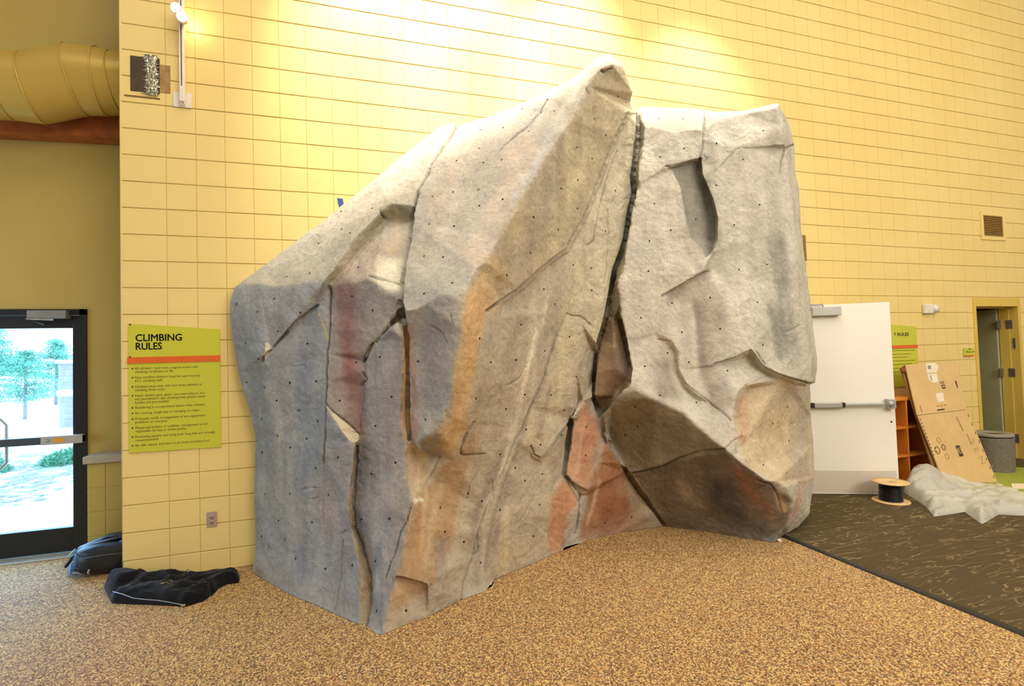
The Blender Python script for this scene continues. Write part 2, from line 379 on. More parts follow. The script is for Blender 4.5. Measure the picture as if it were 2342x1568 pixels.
lines = {
 'R1': [(537,660,.09),(572,650,.22),(600,648,.31),(638,656,.43),(672,650,.52),(701,645,.60),(727,640,.66),(744,636,.70)],
 'bandtop': [(744,636,.70),(754,627,.70),(805,548,.62),(869,487,.56),(895,465,.56),(945,470,.60)],
 'bandlow': [(764,643,.62),(821,578,.53),(882,505,.44),(939,500,.50)],
 'bandend': [(869,487,.56),(882,505,.44)],
 'bandfoot': [(744,636,.70),(727,660,.72),(700,697,.66),(672,735,.60),(602,813,.44)],
 'bandfoot2': [(764,643,.62),(755,651,.64),(727,700,.64),(672,747,.54),(602,823,.40)],
 'scoop': [(602,813,.44),(607,785,.42),(620,790,.40),(627,797,.46)],
 'I_III': [(1044,289,.12),(1006,340,.26),(987,366,.34),(971,404,.42),(952,436,.52),(945,470,.60),(939,500,.54),(934,541,.63),(923,595,.78),(918,646,.92),(914,668,.98),(914,690,1.02)],
 'III_left': [(1050,292,.13),(1010,342,.29),(991,368,.37),(975,406,.45),(956,440,.54),(949,474,.61),(943,502,.67),(938,543,.75),(927,597,.88),(921,648,1.01),(919,690,1.09),(929,728,1.11),(934,775,1.10),(935,837,1.09),(934,932,1.08),(940,1008,1.09)],
 'II_ridge': [(755,651,.64),(787,649,.74),(810,648,.80),(844,639,.89),(864,650,.93),(885,665,.96),(914,668,.96)],
 'II_facet': [(844,639,.89),(839,630,.86),(856,626,.88),(913,646,.92)],
 'II_step': [(864,582,.70),(919,592,.74)],
 'II_step2': [(864,582,.70),(862,615,.84),(856,626,.88)],
 'II_low': [(914,690,1.00),(908,712,1.00),(893,730,.97),(872,757,.93),(850,785,.88),(839,810,.85),(832,850,.84),(834,880,.84),(830,923,.85),(826,975,.86),(822,1000,.87)],
 'II_under': [(920,716,.90),(914,730,.88),(896,744,.86),(862,780,.82),(845,806,.80),(834,826,.80)],
 'crack2': [(755,651,.64),(753,700,.66),(753,751,.69),(747,808,.72),(745,870,.75),(744,923,.78),(742,1000,.82),(740,1040,.84)],
 'crack2b': [(727,700,.64),(741,740,.66),(748,770,.69)],
 'wedge_top': [(744,923,.78),(760,945,.82),(791,968,.85),(823,997,.88)],
 'wedge_low': [(744,930,.81),(781,984,.95),(800,1009,.98),(813,1012,.99)],
 'wedge_end': [(823,997,.88),(822,1004,.88),(816,1018,.87)],
 'IVedge': [(813,1012,.99),(804,1085,.98),(797,1143,.98),(797,1170,.99),(804,1207,1.02),(821,1288,1.10),(826,1315,1.14),(822,1380,1.18),(821,1428,Fl)],
 'Vleft': [(816,1018,.87),(813,1085,.88),(808,1153,.90),(811,1207,.93),(833,1271,1.02),(845,1315,1.07),(848,1356,1.12),(838,1427,Fl)],
 'Vleft2': [(834,826,.86),(828,851,.87),(836,874,.88),(833,923,.89),(828,980,.90),(822,1004,.88)],
 'Vtop': [(834,826,.86),(860,782,.92),(893,746,.98),(908,739,1.00),(925,742,1.00)],
 'Vtop2': [(860,782,.92),(893,752,1.03),(910,762,1.05),(922,774,1.06)],
 'Vmid': [(860,782,.92),(864,894,.97),(866,990,1.02),(868,1100,1.06),(872,1250,1.2),(875,1452,Fl)],
 'Vright': [(925,742,1.00),(922,774,1.06),(920,837,1.07),(916,943,1.08),(920,985,1.09),(926,1034,1.11),(929,1102,1.14),(943,1153,1.20)],
 'Vright2': [(925,742,1.00),(929,774,1.03),(931,837,1.03),(930,943,1.03),(933,985,1.03),(940,1008,1.04)],
 'flare': [(940,1008,1.0),(950,1025,1.0),(980,1048,1.02),(977,1085,1.04),(960,1125,1.08),(950,1134,1.10),(943,1153,1.20)],
 'flare2': [(950,1025,1.0),(958,1070,.98),(950,1134,1.10)],
 'IIIbot': [(940,1008,1.12),(957,1011,1.20),(977,996,1.30),(1005,987,1.35),(1021,1009,1.27),(1023,1038,1.16),(996,1046,1.06),(980,1048,1.02)],
 'hex': [(957,1011,1.20),(969,1035,1.06),(980,1048,1.02)],
 'IIIridge': [(919,690,1.17),(929,709,1.22),(948,709,1.27),(977,693,1.34),(1008,676,1.41),(1034,674,1.46),(1063,668,1.48)],
 'IIIright': [(1063,668,1.48),(1059,709,1.49),(1056,757,1.49),(1050,805,1.47),(1037,875,1.44),(1018,942,1.39),(1005,987,1.35)],
 'mainridge': [(1063,668,1.48),(1075,640,1.45),(1088,614,1.42),(1112,600,1.38),(1140,546,1.30),(1179,483,1.20),(1204,428,1.13),(1242,365,1.05),(1270,325,1.0),(1290,295,.95),(1309,272,.92),(1319,237,.88),(1341,196,.82),(1373,154,.75),(1400,146,.74),(1424,151,.60)],
 'cap': [(1373,154,.75),(1360,135,.50)],
 'notch1': [(1088,614,1.42),(1100,618,1.36),(1105,642,1.33),(1094,650,1.37),(1075,640,1.45)],
 'orangeR': [(1112,600,1.38),(1123,633,1.30),(1135,665,1.25),(1142,690,1.24),(1147,725,1.22),(1136,773,1.23),(1115,806,1.27),(1091,831,1.33),(1080,900,1.29),(1075,971,1.20),(1056,1028,1.12),(1040,1050,1.09),(1023,1038,1.16)],
 'VIlow': [(1437,259,.56),(1415,304,.60),(1392,355,.62),(1373,403,.67),(1351,460,.74),(1335,499,.79),(1309,546,.86),(1298,568,.89),(1281,580,.92),(1235,614,1.02),(1187,658,1.14),(1142,690,1.24)],
 'VIlow2': [(1440,262,.48),(1420,306,.50),(1398,357,.52),(1379,405,.56),(1357,462,.63),(1341,502,.68),(1316,551,.74),(1302,577,.78),(1285,588,.81),(1239,621,.91),(1191,666,1.03),(1150,698,1.13)],
 'slit1': [(1249,214,.36),(1239,222,.44),(1200,268,.56),(1165,318,.68),(1140,342,.76)],
 'slit2': [(1254,224,.46),(1238,255,.50),(1210,287,.60),(1175,322,.70),(1140,342,.76)],
 'VIIr': [(1459,259,.44),(1459,298,.46),(1454,355,.45),(1446,403,.45),(1448,435,.46),(1437,483,.48),(1427,546,.51),(1417,579,.53),(1404,611,.55),(1394,662,.57),(1382,732,.60),(1366,789,.61),(1362,853,.60),(1358,905,.58)],
 'gap': [(1462,262,.34),(1462,300,.39),(1457,357,.39),(1449,404,.38),(1451,436,.39),(1440,485,.40),(1430,548,.43),(1420,581,.45),(1407,613,.47),(1398,665,.49),(1392,722,.50)],
 'XIIl': [(1474,289,.54),(1470,330,.55),(1460,375,.58),(1459,424,.60),(1445,481,.62),(1436,551,.64),(1427,603,.66),(1413,640,.66),(1417,691,.68),(1425,737,.70),(1435,785,.73),(1446,837,.78),(1442,872,.82),(1413,907,.76),(1398,929,.70),(1372,955,.62),(1385,990,.60),(1398,1020,.57),(1420,1058,.52),(1446,1083,.52),(1479,1136,.50),(1500,1170,.47),(1519,1203,Fl)],
 'chockL': [(1387,724,.50),(1374,770,.46),(1363,811,.44),(1360,860,.42),(1357,915,.42),(1376,942,.44)],
 'chockM': [(1402,730,.56),(1404,792,.58),(1409,841,.60),(1438,862,.60)],
 'chockR': [(1387,724,.50),(1402,730,.56),(1417,733,.50),(1429,775,.52),(1440,835,.54),(1438,862,.60),(1405,905,.56),(1376,942,.44)],
 'IX': [(1334,914,.56),(1324,926,.60),(1314,967,.62),(1311,984,.63),(1306,1028,.64),(1296,1062,.64),(1292,1085,.65),(1329,1112,.66),(1343,1119,.66),(1363,1058,.58),(1373,1041,.56),(1383,1001,.52),(1370,955,.50),(1353,926,.52),(1334,914,.56)],
 'IXin': [(1322,916,.5),(1306,965,.53),(1300,1000,.56),(1297,1030,.57),(1288,1080,.58),(1326,1130,.54),(1345,1132,.52)],
 'X': [(1393,1003,.36),(1436,1077,.40),(1480,1139,.41)],
 'strip': [(1288,1080,.64),(1312,1126,.60),(1326,1156,.58),(1326,1170,.56),(1318,1200,.53)],
 'strip2': [(1312,1126,.60),(1296,1173,.62),(1290,1254,.56)],
 'XIa': [(943,1153,1.20),(937,1204,1.24),(924,1254,1.28),(907,1315,1.32),(899,1339,1.34),(882,1417,1.38),(875,1452,Fl)],
 'fold1': [(1094,650,1.37),(1105,700,1.34),(1100,780,1.33),(1091,831,1.33)],
 'fold2': [(1302,577,.78),(1262,660,.88),(1244,716,.92),(1212,821,.98),(1190,900,.97),(1171,980,.95),(1157,1068,.96),(1133,1119,.98),(1113,1170,1.0),(1093,1220,1.02),(1083,1271,1.03),(1062,1332,1.09)],
 'fold3': [(1341,502,.68),(1330,560,.72),(1316,650,.74),(1300,716,.74),(1283,748,.76),(1248,859,.84),(1212,933,.88),(1177,1012,.92)],
 'mid7': [(1360,560,.64),(1345,650,.67),(1330,740,.69),(1320,850,.68),(1312,930,.68)],
 'lip': [(1357,905,.58),(1340,916,.62),(1309,957,.70),(1280,990,.76),(1258,1028,.80),(1238,1048,.82),(1218,1038,.84),(1215,1020,.86)],
 'lip2': [(1322,916,.56),(1306,965,.64),(1275,1010,.69),(1258,1036,.73),(1238,1056,.75),(1215,1046,.79)],
 'low1': [(1292,1085,.62),(1262,1120,.70),(1235,1150,.75),(1205,1185,.82),(1190,1194,.84),(1165,1230,.88),(1140,1300,.93)],
 'shelf': [(1056,1028,1.12),(1060,1000,1.15),(1085,965,1.17),(1095,950,1.18)],
 'shelf2': [(1056,1028,1.12),(1058,1042,1.08),(1110,1038,1.07)],
 'ledge': [(905,1318,1.32),(930,1322,1.35),(978,1338,1.32),(982,1332,1.30)],
 'ledge2': [(905,1324,1.30),(930,1330,1.30),(972,1344,1.27),(982,1332,1.30)],
 'fold4': [(1110,1351,Fl),(1110,1290,1.02),(1125,1230,.98),(1150,1150,.95)],
 'topfront': [(1474,289,.54),(1501,291,.59),(1546,302,.66),(1567,295,.68),(1606,295,.71),(1611,300,.70)],
 'toprise': [(1466,244,.18),(1474,289,.54)],
 'crease1': [(1595,249,.28),(1611,267,.40),(1611,300,.70),(1610,316,.71),(1604,358,.72),(1603,372,.72)],
 'topfront2': [(1611,267,.40),(1640,272,.66),(1701,262,.72),(1774,247,.86),(1780,235,.74)],
 'notchtop': [(1525,379,.67),(1534,381,.69),(1560,374,.72),(1583,366,.73),(1603,360,.73)],
 'notchtop2': [(1534,385,.64),(1560,382,.63),(1585,373,.62),(1603,370,.62)],
 'notchL': [(1525,379,.72),(1534,385,.72),(1557,428,.73),(1564,481,.74),(1574,544,.77),(1603,568,.83),(1611,593,.86)],
 'notchLi': [(1534,387,.64),(1563,430,.64),(1571,481,.65),(1581,541,.68),(1600,560,.72),(1614,590,.80)],
 'notchR': [(1603,372,.72),(1606,396,.74),(1631,453,.78),(1642,498,.80),(1641,551,.82),(1631,575,.83),(1617,592,.86)],
 'notchRi': [(1601,376,.62),(1600,400,.62),(1620,455,.66),(1630,500,.68),(1629,549,.70),(1622,575,.74),(1614,590,.80)],
 'nose': [(1611,593,.86),(1617,592,.86),(1613,605,.92),(1611,617,.93),(1590,630,.90),(1560,649,.86),(1535,664,.82),(1515,677,.78)],
 'nose2': [(1619,622,.82),(1592,640,.80),(1563,656,.77),(1515,677,.76)],
 'nosetop': [(1530,610,.78),(1555,598,.82),(1590,600,.86),(1613,605,.92)],
 'crease2': [(1687,338,.78),(1665,365,.76),(1648,382,.75),(1617,407,.74)],
 'crease3': [(1816,330,.56),(1795,340,.79),(1787,368,.80),(1784,400,.80),(1781,428,.80),(1770,490,.81),(1760,533,.82)],
 'sideridge': [(1774,247,.86),(1790,290,.86),(1795,330,.85),(1801,350,.80),(1808,430,.81),(1815,516,.83),(1825,600,.86),(1828,656,.88),(1836,700,.90),(1842,774,.94),(1848,829,.97),(1849,872,.99)],
 'mid1': [(1498,744,.78),(1509,767,.80),(1539,780,.85),(1552,804,.87),(1553,844,.89),(1572,881,.94),(1600,905,.98),(1627,922,1.03),(1650,940,1.06),(1672,961,1.10)],
 'mid1b': [(1500,770,.77),(1530,790,.80),(1544,806,.81),(1546,846,.83),(1566,887,.88),(1594,912,.93)],
 'block': [(1631,833,.92),(1683,818,.98),(1720,800,1.02),(1746,837,1.04),(1783,855,1.06),(1820,866,1.04),(1849,872,.99),(1864,874,.76)],
 'block2': [(1631,838,.90),(1683,825,.91),(1718,810,.92),(1740,845,.95),(1783,866,.97),(1820,880,.94),(1846,884,.86),(1852,879,.68)],
 'peach': [(1783,866,.97),(1720,878,1.02),(1705,881,1.03),(1690,897,1.05),(1683,915,1.06),(1680,935,1.08),(1679,959,1.09),(1698,996,1.12)],
 'peachi': [(1783,876,.95),(1722,888,.95),(1708,895,.95),(1696,920,.97),(1694,955,1.0),(1712,1000,1.06),(1740,1060,1.12)],
 'upper': [(1442,872,.82),(1450,889,.85),(1476,907,.90),(1509,918,.95),(1540,935,1.0),(1564,944,1.04),(1601,981,1.10),(1638,1011,1.15),(1657,1025,1.17)],
 'crack5': [(1657,1025,1.17),(1680,1005,1.14),(1698,996,1.12)],
 'upper2': [(1657,1033,1.14),(1680,1045,1.18),(1701,1062,1.21),(1730,1082,1.24),(1753,1099,1.26),(1775,1101,1.24),(1797,1114,1.22),(1815,1150,1.15),(1812,1185,1.10)],
 'under': [(1446,1081,.52),(1480,1074,.62),(1516,1066,.72),(1553,1044,.86),(1580,1036,.94),(1605,1029,1.02),(1657,1025,1.17)],
 'under2': [(1450,1088,.50),(1483,1082,.60),(1519,1074,.69),(1556,1055,.82),(1582,1045,.90),(1607,1037,.97),(1657,1033,1.14)],
 'foot1': [(1753,1099,1.26),(1735,1118,1.18),(1764,1155,1.14),(1790,1190,1.12),(1794,1205,1.1),(1772,1241,Fl)],
 'foot2': [(1757,1107,1.20),(1775,1135,1.16),(1790,1170,1.14),(1790,1190,1.12)],
 'leftbulge': [(600,700,.36),(620,850,.42),(640,1000,.45),(650,1150,.48),(655,1250,.5)],
}
LFlines = ['leftbulge']
# narrow clefts carved into the surface: points, half width px, depth m
clefts = [
 ([(1044,289),(1008,341),(989,367),(973,405),(954,438),(947,472),(941,501),(936,542),(925,596),(919,647),(916,690),(924,728),(931,775),(933,837),(932,932),(937,1006)], 3.5, .07),
 ([(914,690),(914,724),(893,741),(865,772),(842,800),(833,826)], 4, .05),
 ([(753,655),(753,751),(747,808),(744,923),(742,1000),(740,1060)], 2.6, .035),
 ([(727,699),(672,741),(602,819),(600,826)], 2.6, .03),
 ([(817,1020),(814,1085),(809,1153),(812,1207),(834,1271),(846,1315),(849,1356),(839,1425)], 2.0, .025),
 ([(943,1150),(930,1190),(915,1215),(900,1265),(880,1320)], 1.8, .02),
 ([(740,1060),(738,1200)], 1.4, .008),
 ([(786,1235),(775,1330),(765,1395)], 1.6, .012),
 ([(1437,259),(1415,304),(1392,355),(1373,403),(1351,460),(1335,499),(1309,546),(1299,570),(1281,582),(1235,617),(1187,661),(1142,692),(1115,710)], 3, .05),
 ([(1412,345),(1390,400),(1370,480),(1358,550),(1345,560)], 1.8, .02),
 ([(1390,480),(1393,540),(1388,620),(1380,650)], 1.6, .015),
 ([(1459,262),(1459,300),(1453,360),(1447,405),(1450,440),(1440,485),(1430,548),(1420,582),(1406,615),(1397,662),(1386,725),(1370,785),(1361,850),(1357,910),(1372,948),(1385,1000),(1431,1075),(1475,1139),(1519,1202)], 4, .07),
 ([(1418,733),(1431,785),(1443,845),(1438,875),(1405,912),(1376,945)], 3.2, .06),
 ([(1298,717),(1312,722),(1325,723),(1340,730),(1352,742)], 2, .02),
 ([(1297,716),(1288,735),(1283,748),(1265,800),(1248,859),(1230,900),(1212,933),(1195,980),(1177,1012),(1157,1068),(1133,1119),(1110,1170),(1093,1220),(1083,1271),(1062,1332),(1056,1369)], 2, .02),
 ([(1200,840),(1185,868),(1163,880)], 1.6, .012), ([(1223,745),(1212,820),(1190,862),(1160,880)], 1.4, .01),
 ([(1056,1042),(1055,1028),(1063,1000),(1085,965)], 2.2, .025), ([(1056,1042),(1085,1040),(1110,1038)], 2, .02),
 ([(1215,1020),(1221,1040),(1238,1050),(1258,1030),(1285,990),(1310,958)], 2.6, .03),
 ([(1306,960),(1299,1010),(1294,1062),(1290,1085),(1312,1108),(1329,1118),(1340,1122)], 3.6, .05),
 ([(1326,1130),(1326,1156),(1322,1200),(1317,1220)], 2.6, .03),
 ([(1290,1088),(1312,1126),(1326,1150)], 2, .02),
 ([(1228,1120),(1200,1180),(1180,1200)], 1.4, .01), ([(1095,1075),(1075,1110),(1050,1200)], 1.4, .01),
 ([(1127,1100),(1130,1140),(1120,1160)], 1.6, .014), ([(1093,1225),(1095,1260),(1085,1270)], 2, .02),
 ([(1524,381),(1545,378),(1575,371),(1603,362)], 2.6, .03),
 ([(1611,256),(1611,300),(1609,340),(1602,365)], 2, .025),
 ([(1619,620),(1592,635),(1561,652),(1515,677)], 3, .03),
 ([(1687,340),(1665,362),(1648,382)], 1.6, .012), ([(1816,331),(1796,340),(1788,366),(1784,400)], 2.2, .025),
 ([(1498,776),(1515,777),(1533,779)], 1.6, .012),
 ([(1566,876),(1590,895),(1627,922),(1650,938),(1672,961)], 1.8, .02),
 ([(1635,833),(1683,819),(1719,801),(1745,838),(1783,858),(1849,877)], 2.4, .03),
 ([(1446,1083),(1480,1077),(1517,1068),(1555,1048),(1606,1032),(1656,1028)], 3, .05),
 ([(1656,1029),(1680,1006),(1698,997)], 1.6, .012), ([(1705,882),(1750,860),(1760,856)], 1.4, .01),
 ([(1799,760),(1830,742)], 1.5, .012),
 ([(1735,1100),(1764,1107),(1780,1135),(1790,1175)], 2, .02),
 ([(1140,342),(1165,320),(1205,290),(1236,256),(1252,228)], 2, .025),
 ([(1383,150),(1372,156),(1385,165),(1400,158)], 2.5, .03), ([(1341,198),(1350,214)], 2, .02),
 ([(843,630),(870,637),(914,649)], 2.2, .025), ([(870,484),(880,500)], 3, .03),
 ([(830,851),(838,866),(826,880)], 2, .02), ([(985,745),(1012,760),(1022,785)], 1.6, .012), ([(1030,720),(1036,745)], 1.4, .01),
 ([(745,921),(760,940),(791,963),(823,993)], 1.8, .02), ([(778,984),(800,986),(820,990)], 1.6, .012),
 ([(904,1320),(930,1325),(978,1340)], 2.6, .03), ([(690,1120),(712,1113),(732,1115)], 1.6, .012), ([(715,1140),(728,1136)], 1.6, .012),
 ([(780,1222),(790,1213)], 2, .015), ([(953,1130),(972,1140)], 1.8, .015), ([(1008,1042),(985,1085),(965,1118)], 1.8, .015),
 ([(670,838),(695,833)], 1.5, .01), ([(620,1325),(623,1300)], 1.6, .012),
]
def P3(p):
    x, y, o = p
    return onfloor(x, y) if o is None else onwall(x, y, o)
pts = {}; edges = set()
def key(p): return (round(p[0]), round(p[1]))
plist = []
def pid(p):
    k = key(p)
    if k not in pts: pts[k] = len(plist); plist.append(p)
    return pts[k]
def addline(L, close=False):
    ids = [pid(p) for p in L]
    for a, b in zip(ids, ids[1:]+(ids[:1] if close else [])):
        if a != b: edges.add((min(a, b), max(a, b)))
addline(outline, True)
for k_, L in lines.items(): addline(L)
n0 = len(plist)
off0 = np.array([-P3(p).y for p in plist])
res = delaunay_2d_cdt([Vector((p[0], p[1])) for p in plist], [tuple(e) for e in edges], [], 0, 1e-3, True)
v2, e2, f2, ov, oe, of = res
el = [e for e in edges]
def offat(i):
    if ov[i]: return off0[ov[i][0]]
    q = v2[i]; best = (1e9, 0)                   # a crossing of two lines: interpolate along the nearer one
    vals = []
    for a, b in el:
        A = Vector(plist[a][:2]); B = Vector(plist[b][:2]); d = B-A; t = max(0, min(1, (q-A).dot(d)/max(d.dot(d), 1e-9)))
        r_ = (A+d*t-q).length
        if r_ < .6: vals.append(off0[a]*(1-t)+off0[b]*t)
    return float(np.mean(vals)) if vals else .5
opoly = [(p[0], p[1]) for p in outline]
V = []
for i, q in enumerate(v2):
    o_ = offat(i); V.append(tuple(onwall(q.x, q.y, o_)))
F = []
for f_ in f2:
    cx = sum(v2[i].x for i in f_)/3; cy = sum(v2[i].y for i in f_)/3
    if inside(opoly, cx, cy): F.append(tuple(f_))
V = np.array(V); F = np.array(F)
print('rock facets', len(F), 'crossings', sum(1 for o in ov if not o))
def refine(V, F, L):
    E = np.sort(np.concatenate([F[:, [0, 1]], F[:, [1, 2]], F[:, [2, 0]]]), axis=1)
    U, inv = np.unique(E, axis=0, return_inverse=True); inv = inv.reshape(-1)
    ln = np.linalg.norm(V[U[:, 0]]-V[U[:, 1]], axis=1)
    mk = ln > L
    n = len(V); idx = np.full(len(U), -1); idx[mk] = n+np.arange(mk.sum())
    V2 = np.concatenate([V, (V[U[mk, 0]]+V[U[mk, 1]])/2])
    k = len(F); m0, m1, m2 = idx[inv[:k]], idx[inv[k:2*k]], idx[inv[2*k:]]
    a, b, c = F[:, 0], F[:, 1], F[:, 2]
    out = []
    cnt = (m0 >= 0).astype(int)+(m1 >= 0)+(m2 >= 0)
    s_ = cnt == 0; out.append(F[s_])
    s_ = cnt == 3
    for t in ((a, m0, m2), (m0, b, m1), (m2, m1, c), (m0, m1, m2)): out.append(np.stack([q[s_] for q in t], 1))
    for (p, q, r_, A, B, D) in ((a, b, c, m0, m1, m2), (b, c, a, m1, m2, m0), (c, a, b, m2, m0, m1)):
        s_ = (cnt == 1) & (A >= 0)
        out.append(np.stack([p[s_], A[s_], r_[s_]], 1)); out.append(np.stack([A[s_], q[s_], r_[s_]], 1))
        s_ = (cnt == 2) & (D < 0)                # edges pq and qr split
        d1 = np.linalg.norm(V2[p]-V2[B], axis=1); d2 = np.linalg.norm(V2[A]-V2[r_], axis=1)
        u = s_ & (d1 <= d2); w = s_ & (d1 > d2)
        out.append(np.stack([A[s_], q[s_], B[s_]], 1))
        out.append(np.stack([p[u], A[u], B[u]], 1)); out.append(np.stack([p[u], B[u], r_[u]], 1))
        out.append(np.stack([p[w], A[w], r_[w]], 1)); out.append(np.stack([A[w], B[w], r_[w]], 1))
    return V2, np.concatenate(out)
for L in (.6, .3, .15, .08, .04, .022, .0125, .0125):
    V, F = refine(V, F, L)
print('rock dense', len(V), len(F))
def edges_of(F):
    E = np.sort(np.concatenate([F[:, [0, 1]], F[:, [1, 2]], F[:, [2, 0]]]), axis=1)
    return np.unique(E, axis=0, return_counts=True)
U, cn = edges_of(F)
bnd = np.zeros(len(V), bool); bnd[U[cn == 1].ravel()] = True
def lap(V, it, w=.5):
    for _ in range(it):
        S = np.zeros_like(V); c_ = np.zeros(len(V))
        np.add.at(S, U[:, 0], V[U[:, 1]]); np.add.at(S, U[:, 1], V[U[:, 0]])
        np.add.at(c_, U[:, 0], 1); np.add.at(c_, U[:, 1], 1)
        M_ = S/c_[:, None]; V = np.where(bnd[:, None], V, V*(1-w)+M_*w)
    return V
def vnormals(V, F):
    a, b, c = V[F[:, 0]], V[F[:, 1]], V[F[:, 2]]
    fn = np.cross(b-a, c-a); Nn = np.zeros_like(V)
    for k in range(3): np.add.at(Nn, F[:, k], fn)
    return Nn/np.maximum(np.linalg.norm(Nn, axis=1), 1e-12)[:, None]
V = lap(V, 5)
Nn = vnormals(V, F)
camv = np.array(CAM)-V
if (Nn*camv).sum() < 0: F = F[:, ::-1].copy(); Nn = -Nn
px, py = project(V.T.T if False else V) if False else (None, None)
def projN(V):
    v = V-np.array(CAM); z = v@np.array(CF)
    return 1171+FPX*(v@np.array(CR))/z, 784-FPX*(v@np.array(CU))/z
px, py = projN(V)
def dist_poly(px, py, L):
    best = np.full(len(px), 1e9)
    for (x1, y1), (x2, y2) in zip(L, L[1:]):
        dx, dy = x2-x1, y2-y1
        t = np.clip(((px-x1)*dx+(py-y1)*dy)/(dx*dx+dy*dy+1e-9), 0, 1)
        best = np.minimum(best, np.hypot(px-x1-t*dx, py-y1-t*dy))
    return best
nz = lambda v, s_, o=0: noise.noise(Vector((v[0]*s_+o, v[1]*s_+o*1.7, v[2]*s_+o*.3)))
n1 = np.array([nz(v, 2.2) for v in V]); n2 = np.array([nz(v, 7.5, 5) for v in V]); n3 = np.array([nz(v, 24, 9) for v in V])
n4 = np.array([noise.noise(Vector((v[0]*9+3, v[1]*9, v[2]*1.1))) for v in V])     # vertical streaks
ridge = 1-np.abs(n2)*2
disp = n1*.012+n2*.007+n3*.0042-np.maximum(0, ridge-.86)*.02
V = V+Nn*disp[:, None]*np.where(bnd, .35, 1)[:, None]
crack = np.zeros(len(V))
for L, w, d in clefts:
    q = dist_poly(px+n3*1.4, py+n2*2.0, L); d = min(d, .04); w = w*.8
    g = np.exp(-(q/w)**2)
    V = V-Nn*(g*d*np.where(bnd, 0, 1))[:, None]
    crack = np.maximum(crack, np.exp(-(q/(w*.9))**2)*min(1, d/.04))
V[:, 2] = np.maximum(V[:, 2], .0)
V[:, 1] = np.minimum(V[:, 1], -.012)

# pigments: painted patches and vertical washes, with shade put into undercuts and recesses
S = lambda *c: np.array(srgb(*c)[:3])
col = np.tile(S(198, 190, 174), (len(V), 1))
jx = px+n2*7+n3*5; jy = py+n3*7+n2*6
def inpoly(poly):
    c_ = np.zeros(len(px), bool)
    for i in range(len(poly)):
        x1, y1 = poly[i]; x2, y2 = poly[i-1]
        if y1 == y2: continue
        c_ ^= ((y1 > jy) != (y2 > jy)) & (jx < (x2-x1)*(jy-y1)/(y2-y1)+x1)
    return c_
patches = [
 ([(500,640),(640,656),(744,638),(727,700),(755,655),(753,760),(744,925),(820,1000),(800,1150),(830,1300),(821,1500),(500,1350)], (160,162,163)),
 ([(744,925),(823,998),(813,1200),(850,1310),(838,1440),(800,1440),(740,1400)], (152,152,156)),
 ([(755,649),(844,638),(914,668),(914,700),(850,790),(836,830),(836,880),(823,1000),(744,925)], (158,150,144)),
 ([(826,1000),(834,826),(893,745),(925,741),(930,1100),(943,1153),(899,1339),(875,1460),(838,1430),(848,1310),(808,1180)], (150,148,150)),
 ([(914,690),(948,709),(1008,676),(1063,668),(1056,757),(1037,875),(1005,987),(980,996),(957,1011),(937,1011),(930,800)], (184,176,163)),
 ([(1048,288),(1392,122),(1373,154),(1341,196),(1290,295),(1204,428),(1112,600),(1063,668),(948,709),(919,690),(945,474)], (198,191,181)),
 ([(1373,154),(1424,151),(1446,212),(1437,259),(1373,403),(1299,566),(1142,690),(1112,600),(1204,428),(1290,295)], (184,168,134)),
 ([(1063,668),(1112,600),(1135,665),(1147,725),(1136,773),(1091,831),(1080,900),(1075,971),(1030,1050),(1005,987),(1037,875),(1056,757)], (208,176,122)),
 ([(943,1153),(1023,1038),(1056,1000),(1091,831),(1142,690),(1299,570),(1357,905),(1292,1085),(1290,1254),(1131,1325),(875,1460),(899,1339)], (190,176,150)),
 ([(1440,234),(1459,259),(1446,403),(1417,579),(1357,905),(1290,780),(1299,570),(1373,403)], (200,188,158)),
 ([(943,1153),(1010,1060),(1070,1040),(1050,1180),(1000,1330),(880,1420),(899,1339)], (190,152,108)),
 ([(926,945),(940,1010),(980,1048),(970,1120),(943,1150),(926,1050)], (222,198,160)),
 ([(957,1011),(1005,987),(1023,1038),(996,1046),(969,1035)], (150,140,122)),
 ([(744,636),(869,487),(895,465),(945,470),(939,500),(882,505),(764,645),(727,700),(700,697)], (172,164,134)),
 ([(862,582),(919,590),(914,668),(885,665),(842,632),(862,630)], (234,228,204)),
 ([(893,745),(925,741),(927,773),(910,762)], (226,220,204)),
 ([(1470,240),(1620,250),(1860,230),(1860,870),(1657,1027),(1564,944),(1440,880),(1413,640),(1459,424)], (204,196,180)),
 ([(1534,383),(1603,368),(1606,396),(1641,500),(1631,575),(1614,592),(1574,544),(1557,428)], (158,152,140)),
 ([(1450,889),(1509,918),(1564,944),(1601,981),(1657,1027),(1553,1046),(1446,1083),(1372,955),(1413,907)], (142,128,106)),  # upper undercut, part of its shade is in this colour
 ([(1446,1083),(1553,1048),(1657,1030),(1753,1099),(1812,1140),(1800,1225),(1772,1245),(1519,1210)], (118,100,82)),  # lower undercut, darkened in colour for the shade beneath it
 ([(1705,881),(1783,863),(1852,879),(1862,1014),(1862,1100),(1790,1110),(1701,1060),(1679,959),(1683,915)], (204,184,146)),
 ([(1387,724),(1404,730),(1409,841),(1440,862),(1376,942),(1357,922),(1361,811)], (146,118,82)),
 ([(1404,730),(1419,733),(1442,848),(1438,864),(1409,841)], (206,176,150)),
 ([(1334,914),(1383,1001),(1363,1058),(1343,1119),(1292,1085),(1311,984)], (200,148,112)),
 ([(1385,1005),(1475,1139),(1519,1203),(1320,1240),(1345,1120)], (178,122,76)),
 ([(1292,1085),(1326,1156),(1296,1173),(1290,1260),(1255,1270),(1262,1130)], (206,150,104)),
 ([(1402,620),(1417,691),(1425,735),(1387,722),(1394,662)], (130,122,102)),
]
for poly, c_ in patches: col[inpoly(poly)] = S(*c_)
